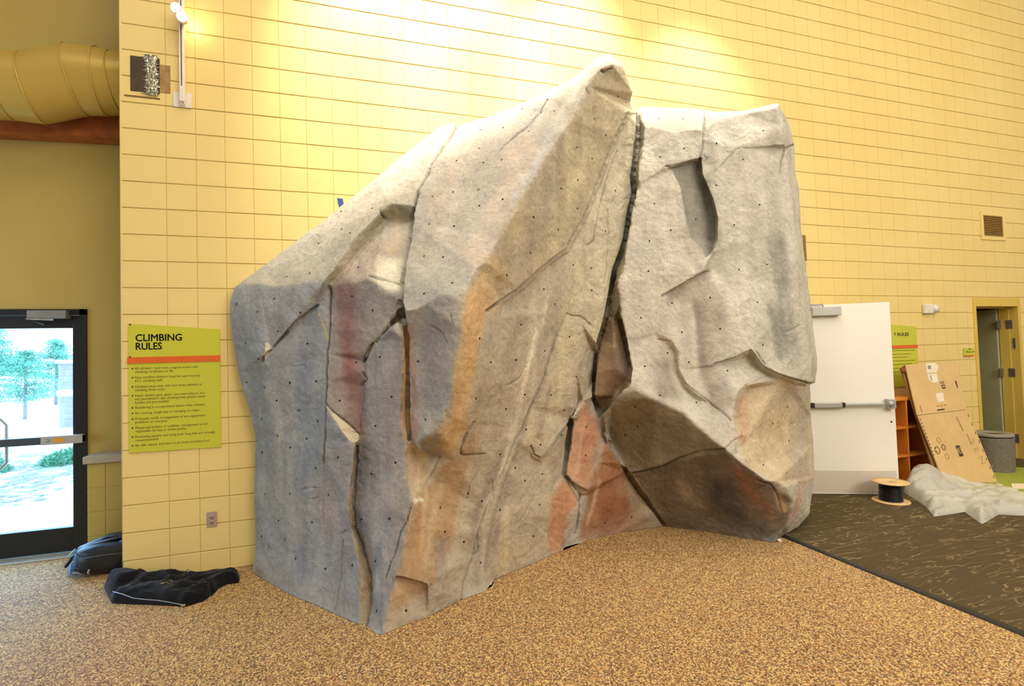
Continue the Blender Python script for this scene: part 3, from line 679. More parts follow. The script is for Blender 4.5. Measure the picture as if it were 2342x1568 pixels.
def wash(L, w, c_, a=.6, along=0):
    a = min(.95, a*1.25)
    q = dist_poly(px+n4*w*.9+n2*3, py+n2*4, L)
    g = np.exp(-(q/w)**2)*a*(.75+.5*np.clip(n4+.3, 0, 1)); g = np.clip(g, 0, 1)[:, None]
    global col
    col = col*(1-g)+S(*c_)*g
washes = [
 ([(795,660),(800,800),(812,900),(818,975)], 22, (146,98,92), .95), ([(765,850),(770,930)], 12, (158,128,120), .6),
 ([(735,660),(715,760),(700,900),(730,1010),(690,1100)], 24, (126,136,152), .55), ([(560,720),(590,900),(610,1050)], 34, (132,142,150), .5),
 ([(650,900),(660,1100),(665,1250)], 20, (172,168,160), .5), ([(620,880),(640,1000)], 9, (182,178,168), .5),
 ([(740,1120),(765,1200)], 22, (176,158,146), .4), ([(685,1260),(690,1330)], 14, (120,130,150), .5), ([(830,1020),(822,1200)], 10, (130,136,158), .5),
 ([(900,800),(905,1000),(915,1150)], 16, (168,160,152), .4), ([(862,1150),(865,1350)], 12, (178,178,172), .5), ([(890,1180),(860,1300)], 12, (128,136,152), .5),
 ([(930,745),(940,850),(945,1000)], 10, (196,142,110), .75), ([(928,780),(926,1000)], 4, (222,176,110), .8),
 ([(1010,900),(1015,950)], 22, (134,154,168), .5), ([(1000,690),(960,900)], 30, (122,126,136), .35),
 ([(1100,680),(1075,800),(1040,950),(1025,1020)], 22, (214,168,106), .7), ([(1120,720),(1110,800)], 10, (176,172,152), .7),
 ([(1085,1000),(1040,1100)], 16, (206,154,96), .5), ([(1120,595),(1150,640)], 18, (206,166,104), .6),
 ([(1170,520),(1210,600)], 26, (196,170,112), .4), ([(1290,330),(1240,480),(1200,600)], 18, (160,152,136), .5), ([(1320,250),(1280,400)], 12, (196,178,140), .6),
 ([(1345,330),(1310,430),(1270,560)], 16, (204,190,148), .6),
 ([(1060,330),(1000,560)], 34, (222,202,180), .5), ([(1190,330),(1120,520),(1080,600)], 26, (222,200,178), .5), ([(1260,300),(1180,440)], 14, (204,204,206), .6), ([(1340,180),(1280,290)], 16, (226,222,216), .6),
 ([(1000,400),(960,600)], 14, (200,190,172), .4), ([(1010,660),(960,680)], 40, (188,184,176), .4),
 ([(650,600),(780,560)], 30, (200,194,182), .3), ([(820,620),(880,560)], 26, (212,184,164), .55), ([(905,510),(900,570)], 18, (216,192,156), .6),
 ([(1240,720),(1190,900),(1160,1020)], 10, (206,194,172), .7), ([(1285,640),(1240,780)], 18, (176,164,142), .5), ([(1180,560),(1160,800),(1140,1000)], 32, (178,164,142), .4),
 ([(1300,770),(1270,900),(1230,1000)], 26, (206,190,152), .6), ([(1140,1090),(1080,1180)], 14, (164,146,128), .5), ([(1170,1100),(1130,1250)], 12, (146,132,122), .6),
 ([(975,1120),(965,1260)], 6, (212,186,140), .6), ([(960,1180),(950,1290)], 20, (200,146,94), .5), ([(1010,1240),(1000,1380)], 14, (150,146,142), .5),
 ([(1100,1230),(1085,1330)], 16, (148,138,128), .5), ([(1210,1110),(1170,1180)], 26, (208,196,170), .6), ([(1200,1240),(1150,1310)], 26, (190,168,116), .5),
 ([(1280,1150),(1265,1240)], 16, (206,144,98), .7), ([(1420,1110),(1400,1190)], 30, (164,92,40), .85), ([(1370,1100),(1345,1200)], 5, (220,178,146), .7), ([(1338,960),(1320,1080)], 4, (226,184,152), .6),
 ([(1350,950),(1335,1080)], 14, (206,138,100), .6), ([(1440,1110),(1490,1190)], 24, (164,150,122), .8), ([(1378,1000),(1360,1050)], 8, (176,164,150), .6),
 ([(1600,700),(1620,850),(1640,920)], 26, (156,140,128), .8), ([(1580,700),(1590,850)], 8, (214,206,186), .6), ([(1520,840),(1530,900)], 24, (156,140,130), .75), ([(1650,660),(1640,740)], 20, (180,166,152), .5),
 ([(1780,560),(1790,700),(1800,800)], 26, (150,147,137), .8), ([(1740,600),(1750,760)], 16, (178,172,158), .5), ([(1670,640),(1690,780)], 22, (212,204,188), .5), ([(1625,300),(1635,380)], 12, (176,172,162), .6),
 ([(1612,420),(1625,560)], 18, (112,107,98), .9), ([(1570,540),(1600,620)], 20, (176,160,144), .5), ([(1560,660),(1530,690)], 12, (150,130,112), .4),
 ([(1700,920),(1700,1000)], 14, (214,162,122), .7), ([(1780,960),(1770,1010)], 34, (212,186,136), .5), ([(1830,900),(1830,1100)], 18, (180,168,160), .5), ([(1835,1100),(1815,1180)], 12, (196,150,118), .6),
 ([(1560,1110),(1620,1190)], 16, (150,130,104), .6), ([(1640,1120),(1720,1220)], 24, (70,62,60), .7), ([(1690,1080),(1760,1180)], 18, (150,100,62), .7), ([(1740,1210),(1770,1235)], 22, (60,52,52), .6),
 ([(1500,960),(1560,1000)], 24, (122,104,80), .5), ([(1420,950),(1430,1030)], 22, (158,140,108), .5), ([(1395,850),(1390,920)], 14, (150,104,62), .5), ([(1775,1130),(1795,1165)], 8, (196,158,108), .7),
 ([(1250,700),(1222,790),(1198,880),(1170,990),(1148,1070),(1120,1150)], 6, (226,212,186), .75), ([(1275,760),(1240,880),(1205,960),(1160,1090),(1128,1180),(1110,1300)], 5, (150,134,116), .6),
 ([(1222,640),(1200,700),(1165,800)], 9, (164,150,126), .5), ([(1330,590),(1300,700),(1290,850),(1262,960)], 9, (206,192,152), .6), ([(1258,890),(1232,1000)], 6, (160,142,122), .6), ([(1100,880),(1075,1010),(1050,1120)], 7, (168,150,122), .5),
 ([(1160,1010),(1125,1090),(1085,1180),(1060,1300)], 10, (158,142,124), .55), ([(1135,1120),(1108,1240),(1100,1320)], 7, (196,184,160), .6), ([(1230,330),(1160,470)], 10, (216,190,164), .5), ([(1080,320),(1040,450),(1010,560)], 12, (206,200,192), .4),
 ([(1010,1090),(990,1200),(975,1300)], 7, (206,180,140), .5), ([(820,1300),(826,1380)], 6, (176,140,96), .5), ([(600,1290),(680,1340),(800,1400)], 14, (166,164,156), .5),
]
col_ = col.copy()
for _ in range(14):                               # brushed edges between the patches
    S_ = np.zeros_like(col_); c__ = np.zeros(len(V))
    np.add.at(S_, U[:, 0], col_[U[:, 1]]); np.add.at(S_, U[:, 1], col_[U[:, 0]]); np.add.at(c__, U[:, 0], 1); np.add.at(c__, U[:, 1], 1)
    col_ = col_*.4+S_/c__[:, None]*.6
col = col_
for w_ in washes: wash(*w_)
for poly, c_ in (([(744,925),(760,944),(791,966),(823,996),(820,1010),(811,1012),(800,1008),(781,984)], (226,208,166)),
                 ([(813,1010),(804,1085),(797,1143),(797,1170),(804,1207),(821,1288),(826,1315),(822,1380),(821,1430),(838,1430),(848,1356),(845,1315),(833,1271),(811,1207),(808,1153),(813,1085),(818,1016)], (178,150,108)),
                 ([(925,742),(922,774),(920,837),(916,943),(922,985),(933,985),(931,900),(931,837),(929,774)], (214,166,106)),
                 ([(1462,250),(1475,289),(1470,330),(1461,375),(1460,424),(1446,481),(1437,551),(1428,603),(1414,640),(1418,691),(1426,735),(1392,722),(1400,665),(1410,613),(1432,548),(1442,485),(1450,430),(1458,357)], (152,144,116)),  # side of the gap, its shade painted in as olive
                 ([(602,813),(607,783),(620,790),(627,799),(603,823)], (216,206,180)), ([(946,1145),(960,1136),(974,1142),(952,1156)], (220,212,190)),
                 ([(731,708),(742,740),(748,772),(742,772),(736,740)], (190,172,130))):
    col[inpoly(poly)] = S(*c_)*.9+col[inpoly(poly)]*.1
n5 = np.array([noise.noise(Vector((v[0]*15+3, v[1]*15, v[2]*.9))) for v in V]); steep = np.clip(1.1-np.abs(Nn[:, 2])*1.3, 0, 1)
col *= (1+.05*n1+.07*n2+.08*n3+.11*steep*n4+.10*steep*n5)[:, None]
lo_ = np.exp(-np.maximum(V[:, 2], 0)/.10)[:, None]*.35; col = col*(1-lo_)+S(186, 178, 162)*lo_
col *= (1-.52*np.clip(crack, 0, 1))[:, None]      # clefts darkened in the colour, on top of the carved groove
lum_ = (col@np.array([.3, .59, .11]))[:, None]; col = lum_+(col-lum_)*.78
col = np.clip(col*1.04, .01, .9)

# close the shell back to the wall
Ub = U[cn == 1]; bi = np.where(bnd)[0]; mp_ = np.full(len(V), -1); mp_[bi] = len(V)+np.arange(len(bi))
back = V[bi].copy(); back[:, 1] = -.002
V3 = np.concatenate([V, back]); col3 = np.concatenate([col, col[bi]])
Fd = set()
for k in range(3):
    for a, b_ in zip(F[:, k], F[:, (k+1) % 3]):
        if bnd[a] and bnd[b_]: Fd.add((int(a), int(b_)))
side = []
ubs = set((int(a), int(b_)) for a, b_ in Ub)
for a, b_ in Fd:
    if (min(a, b_), max(a, b_)) in ubs:
        a2, b2 = int(mp_[a]), int(mp_[b_]); side += [(b_, a, a2), (b_, a2, b2)]
F3 = np.concatenate([F, np.array(side)])
me = bpy.data.meshes.new('climbing_boulder')
me.vertices.add(len(V3)); me.vertices.foreach_set('co', V3.ravel())
me.loops.add(len(F3)*3); me.loops.foreach_set('vertex_index', F3.astype(np.int32).ravel())
me.polygons.add(len(F3)); me.polygons.foreach_set('loop_start', np.arange(0, len(F3)*3, 3, dtype=np.int32))
me.update(calc_edges=True); me.validate()
me.polygons.foreach_set('use_smooth', np.ones(len(me.polygons), bool))
ca = me.color_attributes.new('pigment', 'FLOAT_COLOR', 'POINT')
ca.data.foreach_set('color', np.concatenate([col3, np.ones((len(col3), 1))], 1).ravel())
s = N('painted_rock_concrete'); v = s.coord()
at = s.n('ShaderNodeAttribute', _attribute_name='pigment')
g1 = s.noise(v, 5, 6, .6); g2 = s.noise(v, 38, 5, .65); g3 = s.noise(v, 160, 3)
c = s.mix(1.0, at.outputs['Color'], s.ramp(g1.outputs['Fac'], [(.3, (.86, .86, .86, 1)), (.7, (1.1, 1.1, 1.1, 1))]), 'MULTIPLY')
c = s.mix(1.0, c, s.ramp(g2.outputs['Fac'], [(.3, (.84, .83, .82, 1)), (.5, (1, 1, 1, 1)), (.72, (1.1, 1.1, 1.1, 1))]), 'MULTIPLY')
chip = s.n('ShaderNodeTexVoronoi', Scale=11.0, _feature='DISTANCE_TO_EDGE'); s.l(s.noise(v, 7, 4, .6, .4).outputs['Color'], chip.inputs['Vector'])
s.l(c, s.b.inputs['Base Color']); s.b.inputs['Roughness'].default_value = .86; s.b.inputs['Specular IOR Level'].default_value = .25
b1 = s.bump(g1.outputs['Fac'], .5, .03)
b2 = s.bump(g2.outputs['Fac'], .85, .014, b1); s.bump(g3.outputs['Fac'], .35, .0025, b2)
me.materials.append(s.m)
rock = bpy.data.objects.new('climbing_boulder', me); C.objects.link(rock)
tag(rock, 'huge painted concrete climbing boulder with clefts and bolt holes against the block wall', 'boulder')

# threaded bolt holes
holes = []
def hl(sx, ox, oy, L):
    for x, y in L:
        q = (ox+x/sx, oy+y/sx)
        if all((q[0]-a)**2+(q[1]-b_)**2 > 80 for a, b_ in holes): holes.append(q)
hl(3.484, 500, 550, [(144,504),(445,462),(309,568),(651,573),(474,722),(216,820),(708,820),(317,942),(223,1129),(366,1170),(567,1132),(777,1120),(463,1273),(641,1350),(343,1420),(791,1439),(470,1555),(727,261),(544,286),(798,22),(1113,212),(1064,444),(1228,556),(1097,972),(1285,926),(966,1274),(1380,1243),(1250,1475),(1590,961),(1648,1425),(1637,423),(1637,123)])
hl(2.958, 500, 950, [(291,22),(672,38),(1062,70),(402,136),(595,155),(485,215),(296,248),(808,282),(1197,318),(657,354),(1034,393),(316,530),(483,527),(744,535),(632,719),(966,701),(1156,696),(292,815),(449,838),(522,967),(1060,985),(905,1012),(723,1036),(1070,1320),(1268,1318),(1400,25),(405,710)])
hl(3.136, 700, 200, [(798,389),(1250,303),(1414,288),(1242,436),(1079,525),(1272,538),(1403,519),(472,866),(250,888),(255,1017),(316,1043),(92,1117),(1055,750),(907,782),(1237,733),(1410,802),(1243,848),(882,979),(1062,994),(846,1208),(984,1216),(1048,1401),(845,1478),(375,1288),(28,1333),(1440,1345)])
hl(3.136, 1000, 100, [(607,466),(839,482),(1298,377),(472,601),(654,628),(310,616),(1125,539),(302,749),(332,852),(463,832),(139,838),(1210,654),(1003,742),(1110,823),(115,1064),(1008,977),(887,1038),(470,1116),(304,1160),(1277,1053),(121,1308),(691,1243),(1005,1181),(867,1332),(42,1530),(668,1500),(1207,1340),(1558,1147),(1522,1414)])
hl(3.136, 900, 550, [(357,118),(980,88),(813,247),(1289,175),(1417,196),(1422,356),(1078,349),(1157,455),(617,701),(914,602),(697,871),(879,855),(1262,689),(1085,790),(1311,977),(591,1132),(942,1103),(1129,1107),(806,1206),(951,1353),(1204,1395),(1226,1216),(1055,1463),(1384,1334),(765,1532),(421,305)])
hl(2.958, 900, 950, [(823,352),(1007,395),(889,440),(505,525),(597,579),(719,637),(988,602),(946,815),(1047,815),(347,785),(316,622),(476,854),(586,995),(1427,727),(1610,687),(1305,75),(1300,268),(1653,75),(1570,130),(85,1318),(1135,132),(995,197),(896,93)])
hl(2.851, 1350, 200, [(183,57),(611,398),(456,453),(823,363),(1128,281),(995,469),(821,637),(1104,763),(420,757),(163,673),(524,930),(688,860),(938,895),(384,1000),(379,1196),(969,1187),(1151,1154),(533,1405),(781,1369),(1090,1400),(331,1501),(99,934),(449,202),(606,205)])
hl(2.704, 1350, 700, [(313,71),(567,161),(803,140),(478,289),(338,371),(609,346),(1067,240),(848,399),(431,550),(656,595),(278,622),(1220,621),(1127,725),(296,747),(221,793),(1227,830),(1070,981),(1293,1090),(254,1303),(91,1340)])
bvh = BVHTree.FromPolygons([tuple(v_) for v_ in V3], [tuple(f_) for f_ in F3.tolist()])
M_hole = mat('dark_threaded_insert', (16, 13, 11), .6)
hm = MB().lathe([(.0076, -.003), (.0076, .0014), (.0062, .0018), (.0056, .0011), (.0002, .0009)], n=10).mesh('bolt_hole', M_hole)
for hx, hy in holes:
    hit = bvh.ray_cast(CAM, ray(hx, hy).normalized())
    if hit[0] is None or hit[3] > 8: continue
    nrm = hit[1] if hit[1].dot(CAM-hit[0]) > 0 else -hit[1]
    o = bpy.data.objects.new('bolt_hole', hm); C.objects.link(o); o.parent = rock
    o.location = hit[0]+nrm*.0005; o.rotation_euler = nrm.to_track_quat('Z', 'Y').to_euler()
# ------------------------------------------------------------------ the glazed entrance
def at(px, py, y): return onwall(px, py, -y)      # a point of the plane at depth y of the room
FX1 = at(201, 1000, YE).x; GX1 = at(168, 1000, YE+.02).x
GZ1 = at(100, 750, YE).z; GZ0 = at(100, 1212, YE).z
LX = -5.8
dr = tag(bpy.data.objects.new('door_1', None), kind='structure'); C.objects.link(dr)
f = MB().box((FX1-.05, YE-.02, 0), (FX1, YE+.14, ez)).box((LX, YE-.02, ez-.05), (FX1, YE+.14, ez)).box((LX, YE-.02, 0), (LX+.05, YE+.14, ez))
f.box((-3.11, YE-.02, 0), (-3.06, YE+.14, ez)); f.obj('door_frame', M_black, dr)
MX = -1.98
for (x0, x1, g0, g1) in ((MX, FX1-.053, MX+.11, GX1), (-3.06, MX-.006, -2.95, MX-.12), (-4.42, -3.11, -4.36, -3.17), (LX+.053, -4.42, LX+.11, -4.48)):
    f = MB().box((x0, YE+.01, .02), (g0, YE+.06, ez-.054), .003).box((g1, YE+.01, .02), (x1, YE+.06, ez-.054), .003)
    f.box((g0, YE+.01, GZ1), (g1, YE+.06, ez-.054)).box((g0, YE+.01, .02), (g1, YE+.06, GZ0))
    f.obj('door_leaf_frame', M_black, dr)
    s = N('clear_glass'); gl = s.n('ShaderNodeBsdfGlass', IOR=1.02); tr = s.n('ShaderNodeBsdfTransparent'); mx = s.n('ShaderNodeMixShader', Fac=.92)
    s.l(gl.outputs[0], mx.inputs[1]); s.l(tr.outputs[0], mx.inputs[2]); s.l(mx.outputs[0], s.t.nodes['Material Output'].inputs[0])
    MB().box((g0, YE+.03, GZ0), (g1, YE+.036, GZ1)).obj('glass_pane', s.m, dr)
M_bar = mat('dark_bar_cover', (70, 76, 84), .4, .3)
by, bz = YE-.07, at(100, 1008, YE-.07).z
b0 = at(93, 1008, by).x; b1 = at(189, 1008, by).x
pb = MB().box((MX+.05, by, bz-.032), (b0, by+.045, bz+.032), .006).obj('push_bar', M_bar, dr)
MB().box((b0, by-.004, bz-.036), (b1, by+.05, bz+.036), .004).box((b1-.05, by, bz-.03), (b1, YE+.01, bz+.03)).obj('bar_housing', M_alu, dr)
c0 = at(121, 1010, by-.006); c1 = at(146, 1010, by-.006)
MB().box((c0.x, by-.0055, bz-.018), (c1.x, by-.004, bz+.018)).obj('orange_sticker', mat('orange_sticker', (236, 160, 40), .5), dr)
MB().lathe([(.011, 0), (.011, .008), (.0, .008)], n=14, M=Matrix.Translation((at(110, 1010, by).x, by-.004, bz))@Matrix.Rotation(R(90), 4, 'X')).obj('lock_cylinder', M_steel, dr)
h = at(12, 1015, YE+.10)
MB().tube([(h.x-.14, YE+.06, h.z+.21), (h.x-.14, YE+.11, h.z+.21), (h.x-.04, YE+.12, h.z+.21), (h.x, YE+.12, h.z+.16), (h.x, YE+.12, h.z-.16), (h.x-.04, YE+.12, h.z-.21), (h.x-.14, YE+.11, h.z-.21), (h.x-.14, YE+.06, h.z-.21)], .013, 10).obj('pull_handle', M_alu, dr)
c0, c1 = at(60, 708, YE-.08), at(150, 727, YE-.08)
cl = MB().box((c0.x, YE-.08, c1.z), (c1.x, YE+.01, c0.z-.004), .006).obj('door_closer', mat('grey_closer_cover', (140, 140, 138), .5, .2), dr)
a0 = at(60, 729, YE-.06); a1 = at(122, 731, YE-.1); a2 = at(100, 741, YE-.02)
MB().tube([a1, a0, a2], .007, 8).obj('closer_arm', M_steel, cl)
struct('trim_3', MB().box((LX, YE-.12, 0), (FX1+.0, YE+.16, .012), .004), mat('pale_metal_threshold', (186, 180, 164), .5, .4))

# ------------------------------------------------------------------ outdoors, seen through the glass
def grd():
    s = N('pale_gravel_ground'); v = s.coord(); n1 = s.noise(v, 1.2, 5, .7); n2 = s.noise(v, 9, 4)
    s.l(s.mix(n2.outputs['Fac'], s.ramp(n1.outputs['Fac'], [(.3, srgb(196, 190, 178)), (.7, srgb(222, 216, 204))]), srgb(170, 160, 142)), s.b.inputs['Base Color']); s.b.inputs['Roughness'].default_value = 1
    s.bump(n2.outputs['Fac'], .5, .03); return s.m
struct('ground', MB().box((-60, YE+.2, -.3), (30, 80, -.02)), grd())
struct('outside_path', MB().box((-9, YE+.2, -.02), (2, 5.6, 0)), mat('pale_concrete_path', (226, 222, 212), .9))
M_leaf = mat('conifer_needles', (104, 156, 128), .8, 0, .3, 3); M_bark = mat('conifer_bark', (120, 110, 112), .9)
def conifer(base, h, rad, seed, label, trunk=.6, top=1.0):
    g = random.Random(seed)
    t = thing('conifer', base, label, 'tree', 'young conifers outside the entrance')
    MB().tube([base, base+Vector((.03*h*.3, 0, h*.5)), base+Vector((0, 0, h*.95))], [.03*h*.8, .02*h, .006*h], 8).obj('trunk', M_bark, t)
    br = MB(); lf = MB()
    for i in range(150):
        u = trunk/h+(1-trunk/h)*g.random()**1.1; z = h*u; r_ = rad*(1.04-u)**.75*(.8+.35*g.random())*top
        an = g.random()*6.283; d = Vector((math.cos(an), math.sin(an), .18)); p0 = base+Vector((0, 0, z*.97)); p1 = p0+d*r_
        if i % 3 == 0: br.tube([p0, p1], [.012*h*.3, .003*h*.3], 4, cap=False)
        for j in range(26):
            q = p0+(p1-p0)*(.12+.88*g.random())+Vector((g.gauss(0, 1), g.gauss(0, 1), g.gauss(0, .7)))*.055*h*.5
            for _ in range(3):
                a = Vector((g.gauss(0, 1), g.gauss(0, 1), g.gauss(0, .8)+.4)).normalized()*g.uniform(.04, .085)*h*.42
                w = a.orthogonal().normalized()*.010*h*.5
                lf.add([q-w, q+w, q+a], [(0, 1, 2)])
    br.obj('branches', M_bark, t); lf.obj('foliage', M_leaf, t)['kind'] = 'stuff'
def gpt(px, py): p_ = onfloor(px, py, -.02); return p_
def hgt(px, py, base): return at(px, py, base.y).z-base.z
b_ = gpt(57, 958); conifer(b_, hgt(57, 803, b_)*1.02, 1.5, 3, 'young conifer with bare lower trunk, centred in the entrance glass', .55)
b_ = gpt(128, 925); conifer(b_, hgt(128, 776, b_), 1.9, 8, 'rounder conifer behind the stone pier, right in the glass', 1.2)
b_ = gpt(-18, 930); conifer(b_, hgt(-18, 735, b_), 1.9, 12, 'taller conifer cut by the left picture edge', 1.4)
# block pier
pb_ = gpt(150, 978); yp = pb_.y
def pz(py): return at(150, py, yp).z
px0 = at(133, 900, yp).x; PW = .82
pier = thing('pier', (px0+PW/2, yp, -.02), 'split-face block pier with pale cap beside the conifers', 'pier')
M_split = mat('split_face_block', (150, 134, 140), .95, 0, .15, 6, .6, 20); M_cap = mat('pale_cast_cap', (214, 208, 198), .9)
MB().box((px0+.02, yp+.02, -.02), (px0+PW-.02, yp+.38, pz(829))).obj('core', M_cap, pier)
def courses(y0, y1, n):
    h_ = (pz(y0)-pz(y1))/n
    for i in range(n):
        z = pz(y1)+i*h_; w = PW/2
        cuts = [0, w*.92, PW] if i % 2 else [0, PW]
        for a_, c_ in zip(cuts, cuts[1:]):
            MB().box((px0+a_+.012, yp-rng.uniform(0, .015), z+.012), (px0+c_-.012, yp+.06, z+h_-.012), .01).obj('split_block', M_split, pier)
courses(832, 890, 4); courses(907, 976, 5)
MB().box((px0-.05, yp-.06, pz(831)), (px0+PW+.05, yp+.45, pz(823)), .02).obj('cap', M_cap, pier)
MB().box((px0-.03, yp-.04, pz(905)), (px0+PW+.03, yp+.42, pz(893)), .015).obj('band', M_cap, pier)
# shrubs and landscape stones
def shrub(base, w, h, seed, label):
    g = random.Random(seed); t = thing('shrub', base, label, 'shrub')
    lf = MB(); st = MB()
    for i in range(900):
        an = g.random()*6.283; e = g.random()**.5
        q = base+Vector((math.cos(an)*e*w, math.sin(an)*e*w, h*(1-e*e)*g.random()))
        a = Vector((g.gauss(0, 1), g.gauss(0, 1), abs(g.gauss(0, 1)))).normalized()*.13; n_ = a.orthogonal().normalized()*.02
        lf.add([q-n_, q+n_, q+a], [(0, 1, 2)])
    for i in range(9):
        an = i*.7; st.tube([base, base+Vector((math.cos(an)*w*.6, math.sin(an)*w*.6, h*.6))], [.02, .008], 5)
    st.obj('stems', M_bark, t); lf.obj('foliage', M_leaf, t)['kind'] = 'stuff'
shrub(gpt(152, 1062), .34, .26, 5, 'low green shrub in the gravel beneath the pier')
shrub(gpt(-30, 1085), .26, .36, 6, 'shrub behind the pull handle at the left picture edge')
M_stone = mat('landscape_stone', (150, 146, 140), .9, 0, .2, 4)
g = random.Random(11)
def pebble(mb, c, r_):
    vs = []; n = 7
    for k in range(n): vs.append(c+Vector((math.cos(6.283*k/n)*r_*g.uniform(.8, 1.3), math.sin(6.283*k/n)*r_*g.uniform(.6, 1), 0)))
    for k in range(n): vs.append(c+Vector((math.cos(6.283*k/n)*r_*.6, math.sin(6.283*k/n)*r_*.45, r_*g.uniform(.4, .6))))
    mb.add(vs, [(k, (k+1) % n, n+(k+1) % n, n+k) for k in range(n)]+[tuple(range(n, 2*n))])
mb = MB()
for i in range(420):
    px_ = g.uniform(-40, 175); c_ = 1120-px_*.35
    py_ = c_+g.gauss(0, 26)
    if py_ < 1030 or py_ > 1160: continue
    pebble(mb, gpt(px_, py_), g.uniform(.03, .09))
tag(mb.obj('landscape_stones', M_stone), 'scattered stones in the gravel outside the entrance', 'stones', kind='stuff')

# ------------------------------------------------------------------ doorway in the right part of the block wall
dw = tag(bpy.data.objects.new('door_2', None), kind='structure'); C.objects.link(dw)
f = MB()
f.box((DX0-.05, -.012, 0), (DX0+.004, .205, DZ+.10), .001).box((DX1-.004, -.012, 0), (DX1+.05, .205, DZ+.10), .001).box((DX0+.004, -.012, DZ-.004), (DX1-.004, .205, DZ+.10), .001)
f.box((DX0-.05, .012, 0), (DX0+.015, .13, DZ)).box((DX1-.015, .09, 0), (DX1, .2, DZ)).box((DX0, .09, DZ-.015), (DX1, .2, DZ))
f.obj('door_frame', M_frame, dw)
hx, hy = DX1-.02, .20
a = R(97)                                         # the leaf stands open into the next room
Ml = Matrix.Translation((hx, hy, 0))@Matrix.Rotation(-a+R(0), 4, 'Z')@Matrix.Rotation(R(180), 4, 'Z')
M_leafd = mat('pale_green_door_paint', (176, 176, 140), .5); M_edge = mat('pink_grey_door_edge', (222, 206, 190), .5)
MB().box((.012, -.022, .01), (.82, .022, DZ-.02), .002, M=Ml).obj('door_leaf', M_leafd, dw)
M_hinge = mat('dull_hinge_steel', (128, 118, 112), .45, .5)
for z in (1.83, 1.17, .28):
    p_ = Vector((DX1-.016, .135, z))
    MB().box((DX1-.022, .05, z-.057), (DX1-.0152, .12, z+.057), .001).tube([(DX1-.025, .185, z-.057), (DX1-.025, .185, z+.057)], .008, 8).box((DX1-.09, .176, z-.057), (DX1-.018, .19, z+.057), .001).obj('hinge', M_hinge, dw)
MB().box((DX1-.017, .03, 1.50), (DX1-.0148, .055, 1.64)).obj('strike_plate', mat('blue_grey_plate', (110, 124, 138), .4, .6), dw)
# the room behind it
b = MB().box((7.6, 3.0, 0), (13, 3.1, 3)).box((7.5, .2, 0), (7.6, 3.1, 3)).box((7.6, .2, 2.7), (13, 3.1, 2.8))
struct('wall_back_room', b, mat('pale_green_room_paint', (190, 190, 158), .7))
lamp('back_room_lamp', 'AREA', (9.0, 1.7, 2.65), 30, (1, .92, .74), .8, .8, (9.0, 1.7, 0))
struct('floor_back_room', MB().box((7.6, 0.0, -.1), (13, 3.0, .006)), M_carpet)

# ------------------------------------------------------------------ carpet, its edge strip and the green mat
rel = MB().prism([(4.823, -9, .0005), (13, -9, .0005), (13, -.001, .0005), (4.823, -.001, .0005)], (0, 0, .0075))
tag(rel.obj('carpet', M_carpet), 'dark brown carpet with pale vein pattern beyond the boulder', 'carpet')
st = MB().prism([(4.765, -9, .0005), (4.775, -9, .010), (4.805, -9, .0125), (4.822, -9, .0085), (4.822, -9, .0005)], (0, 8.99, 0))
tag(st.obj('edge_strip', mat('black_rubber_strip', (44, 40, 40), .5)), 'black rubber transition strip along the carpet edge', 'edge strip')
q = [onfloor(2205, 1120), onfloor(2342, 1139), onfloor(2342, 1071), onfloor(2260, 1072)]
M_green = mat('lime_sign_acrylic', (204, 204, 62), .35, 0, .03, 3); M_strip = mat('orange_strip', (226, 102, 38), .4); M_ink = mat('black_lettering', (28, 28, 20), .6)
M_ink2 = mat('olive_small_print', (88, 88, 24), .6); M_dot = mat('black_screw_cap', (22, 22, 18), .4)
# climbing rules panel
TLp, TRp, BLp, BRp = onwall(294, 740), onwall(503, 753), onwall(298, 1035), onwall(506, 1021)
sx0, sx1 = (TLp.x+BLp.x)/2, (TRp.x+BRp.x)/2
sg = thing('rules_sign', (sx0, -.002, BLp.z), 'lime green climbing rules panel with an orange band, left of the boulder', 'sign', 'rules panels')
zb = onwall(298, 1035).z; zs1 = onwall(297, 817).z; zs0 = onwall(297, 831).z
MB().prism([(sx0, -.003, zb), (sx1, -.003, BRp.z), (sx1, -.003, TRp.z), (sx0, -.003, TLp.z)], (0, -.008, 0)).obj('panel', M_green, sg)
MB().box((sx0-.006, -.018, zs0), (sx1+.004, -.011, zs1)).obj('orange_band', M_strip, sg)
def tx(body, size, px_, py_, m_, parent, w=None, **k):
    p_ = onwall(px_, py_, .0115); return text('lettering', body, size, (p_.x, -.0115, p_.z), m_, parent, width=w, **k)
x0 = onwall(309, 778).x
W1 = onwall(414, 778).x-x0; W2 = onwall(368, 798).x-x0
capH = onwall(309, 764).z-onwall(309, 780).z
tx('CLIMBING', capH*1.42, 309, 780, M_ink, sg, W1)
tx('RULES', capH*1.42, 309, 799.5, M_ink, sg, W2)
for o_ in [c_ for c_ in sg.children if c_.name.startswith('lettering')]:      # heavier strokes: the letters once more, a hair to each side
    me_ = o_.data; b_ = bmesh.new(); b_.from_mesh(me_); g0 = b_.verts[:]+b_.edges[:]+b_.faces[:]
    for dx_, dz_ in ((.0022, 0), (.0011, .0014), (.0011, -.0014), (-.0008, 0)):
        d_ = bmesh.ops.duplicate(b_, geom=g0); bmesh.ops.translate(b_, vec=(dx_, 0, dz_), verts=[v_ for v_ in d_['geom'] if isinstance(v_, bmesh.types.BMVert)])
    b_.to_mesh(me_); b_.free()
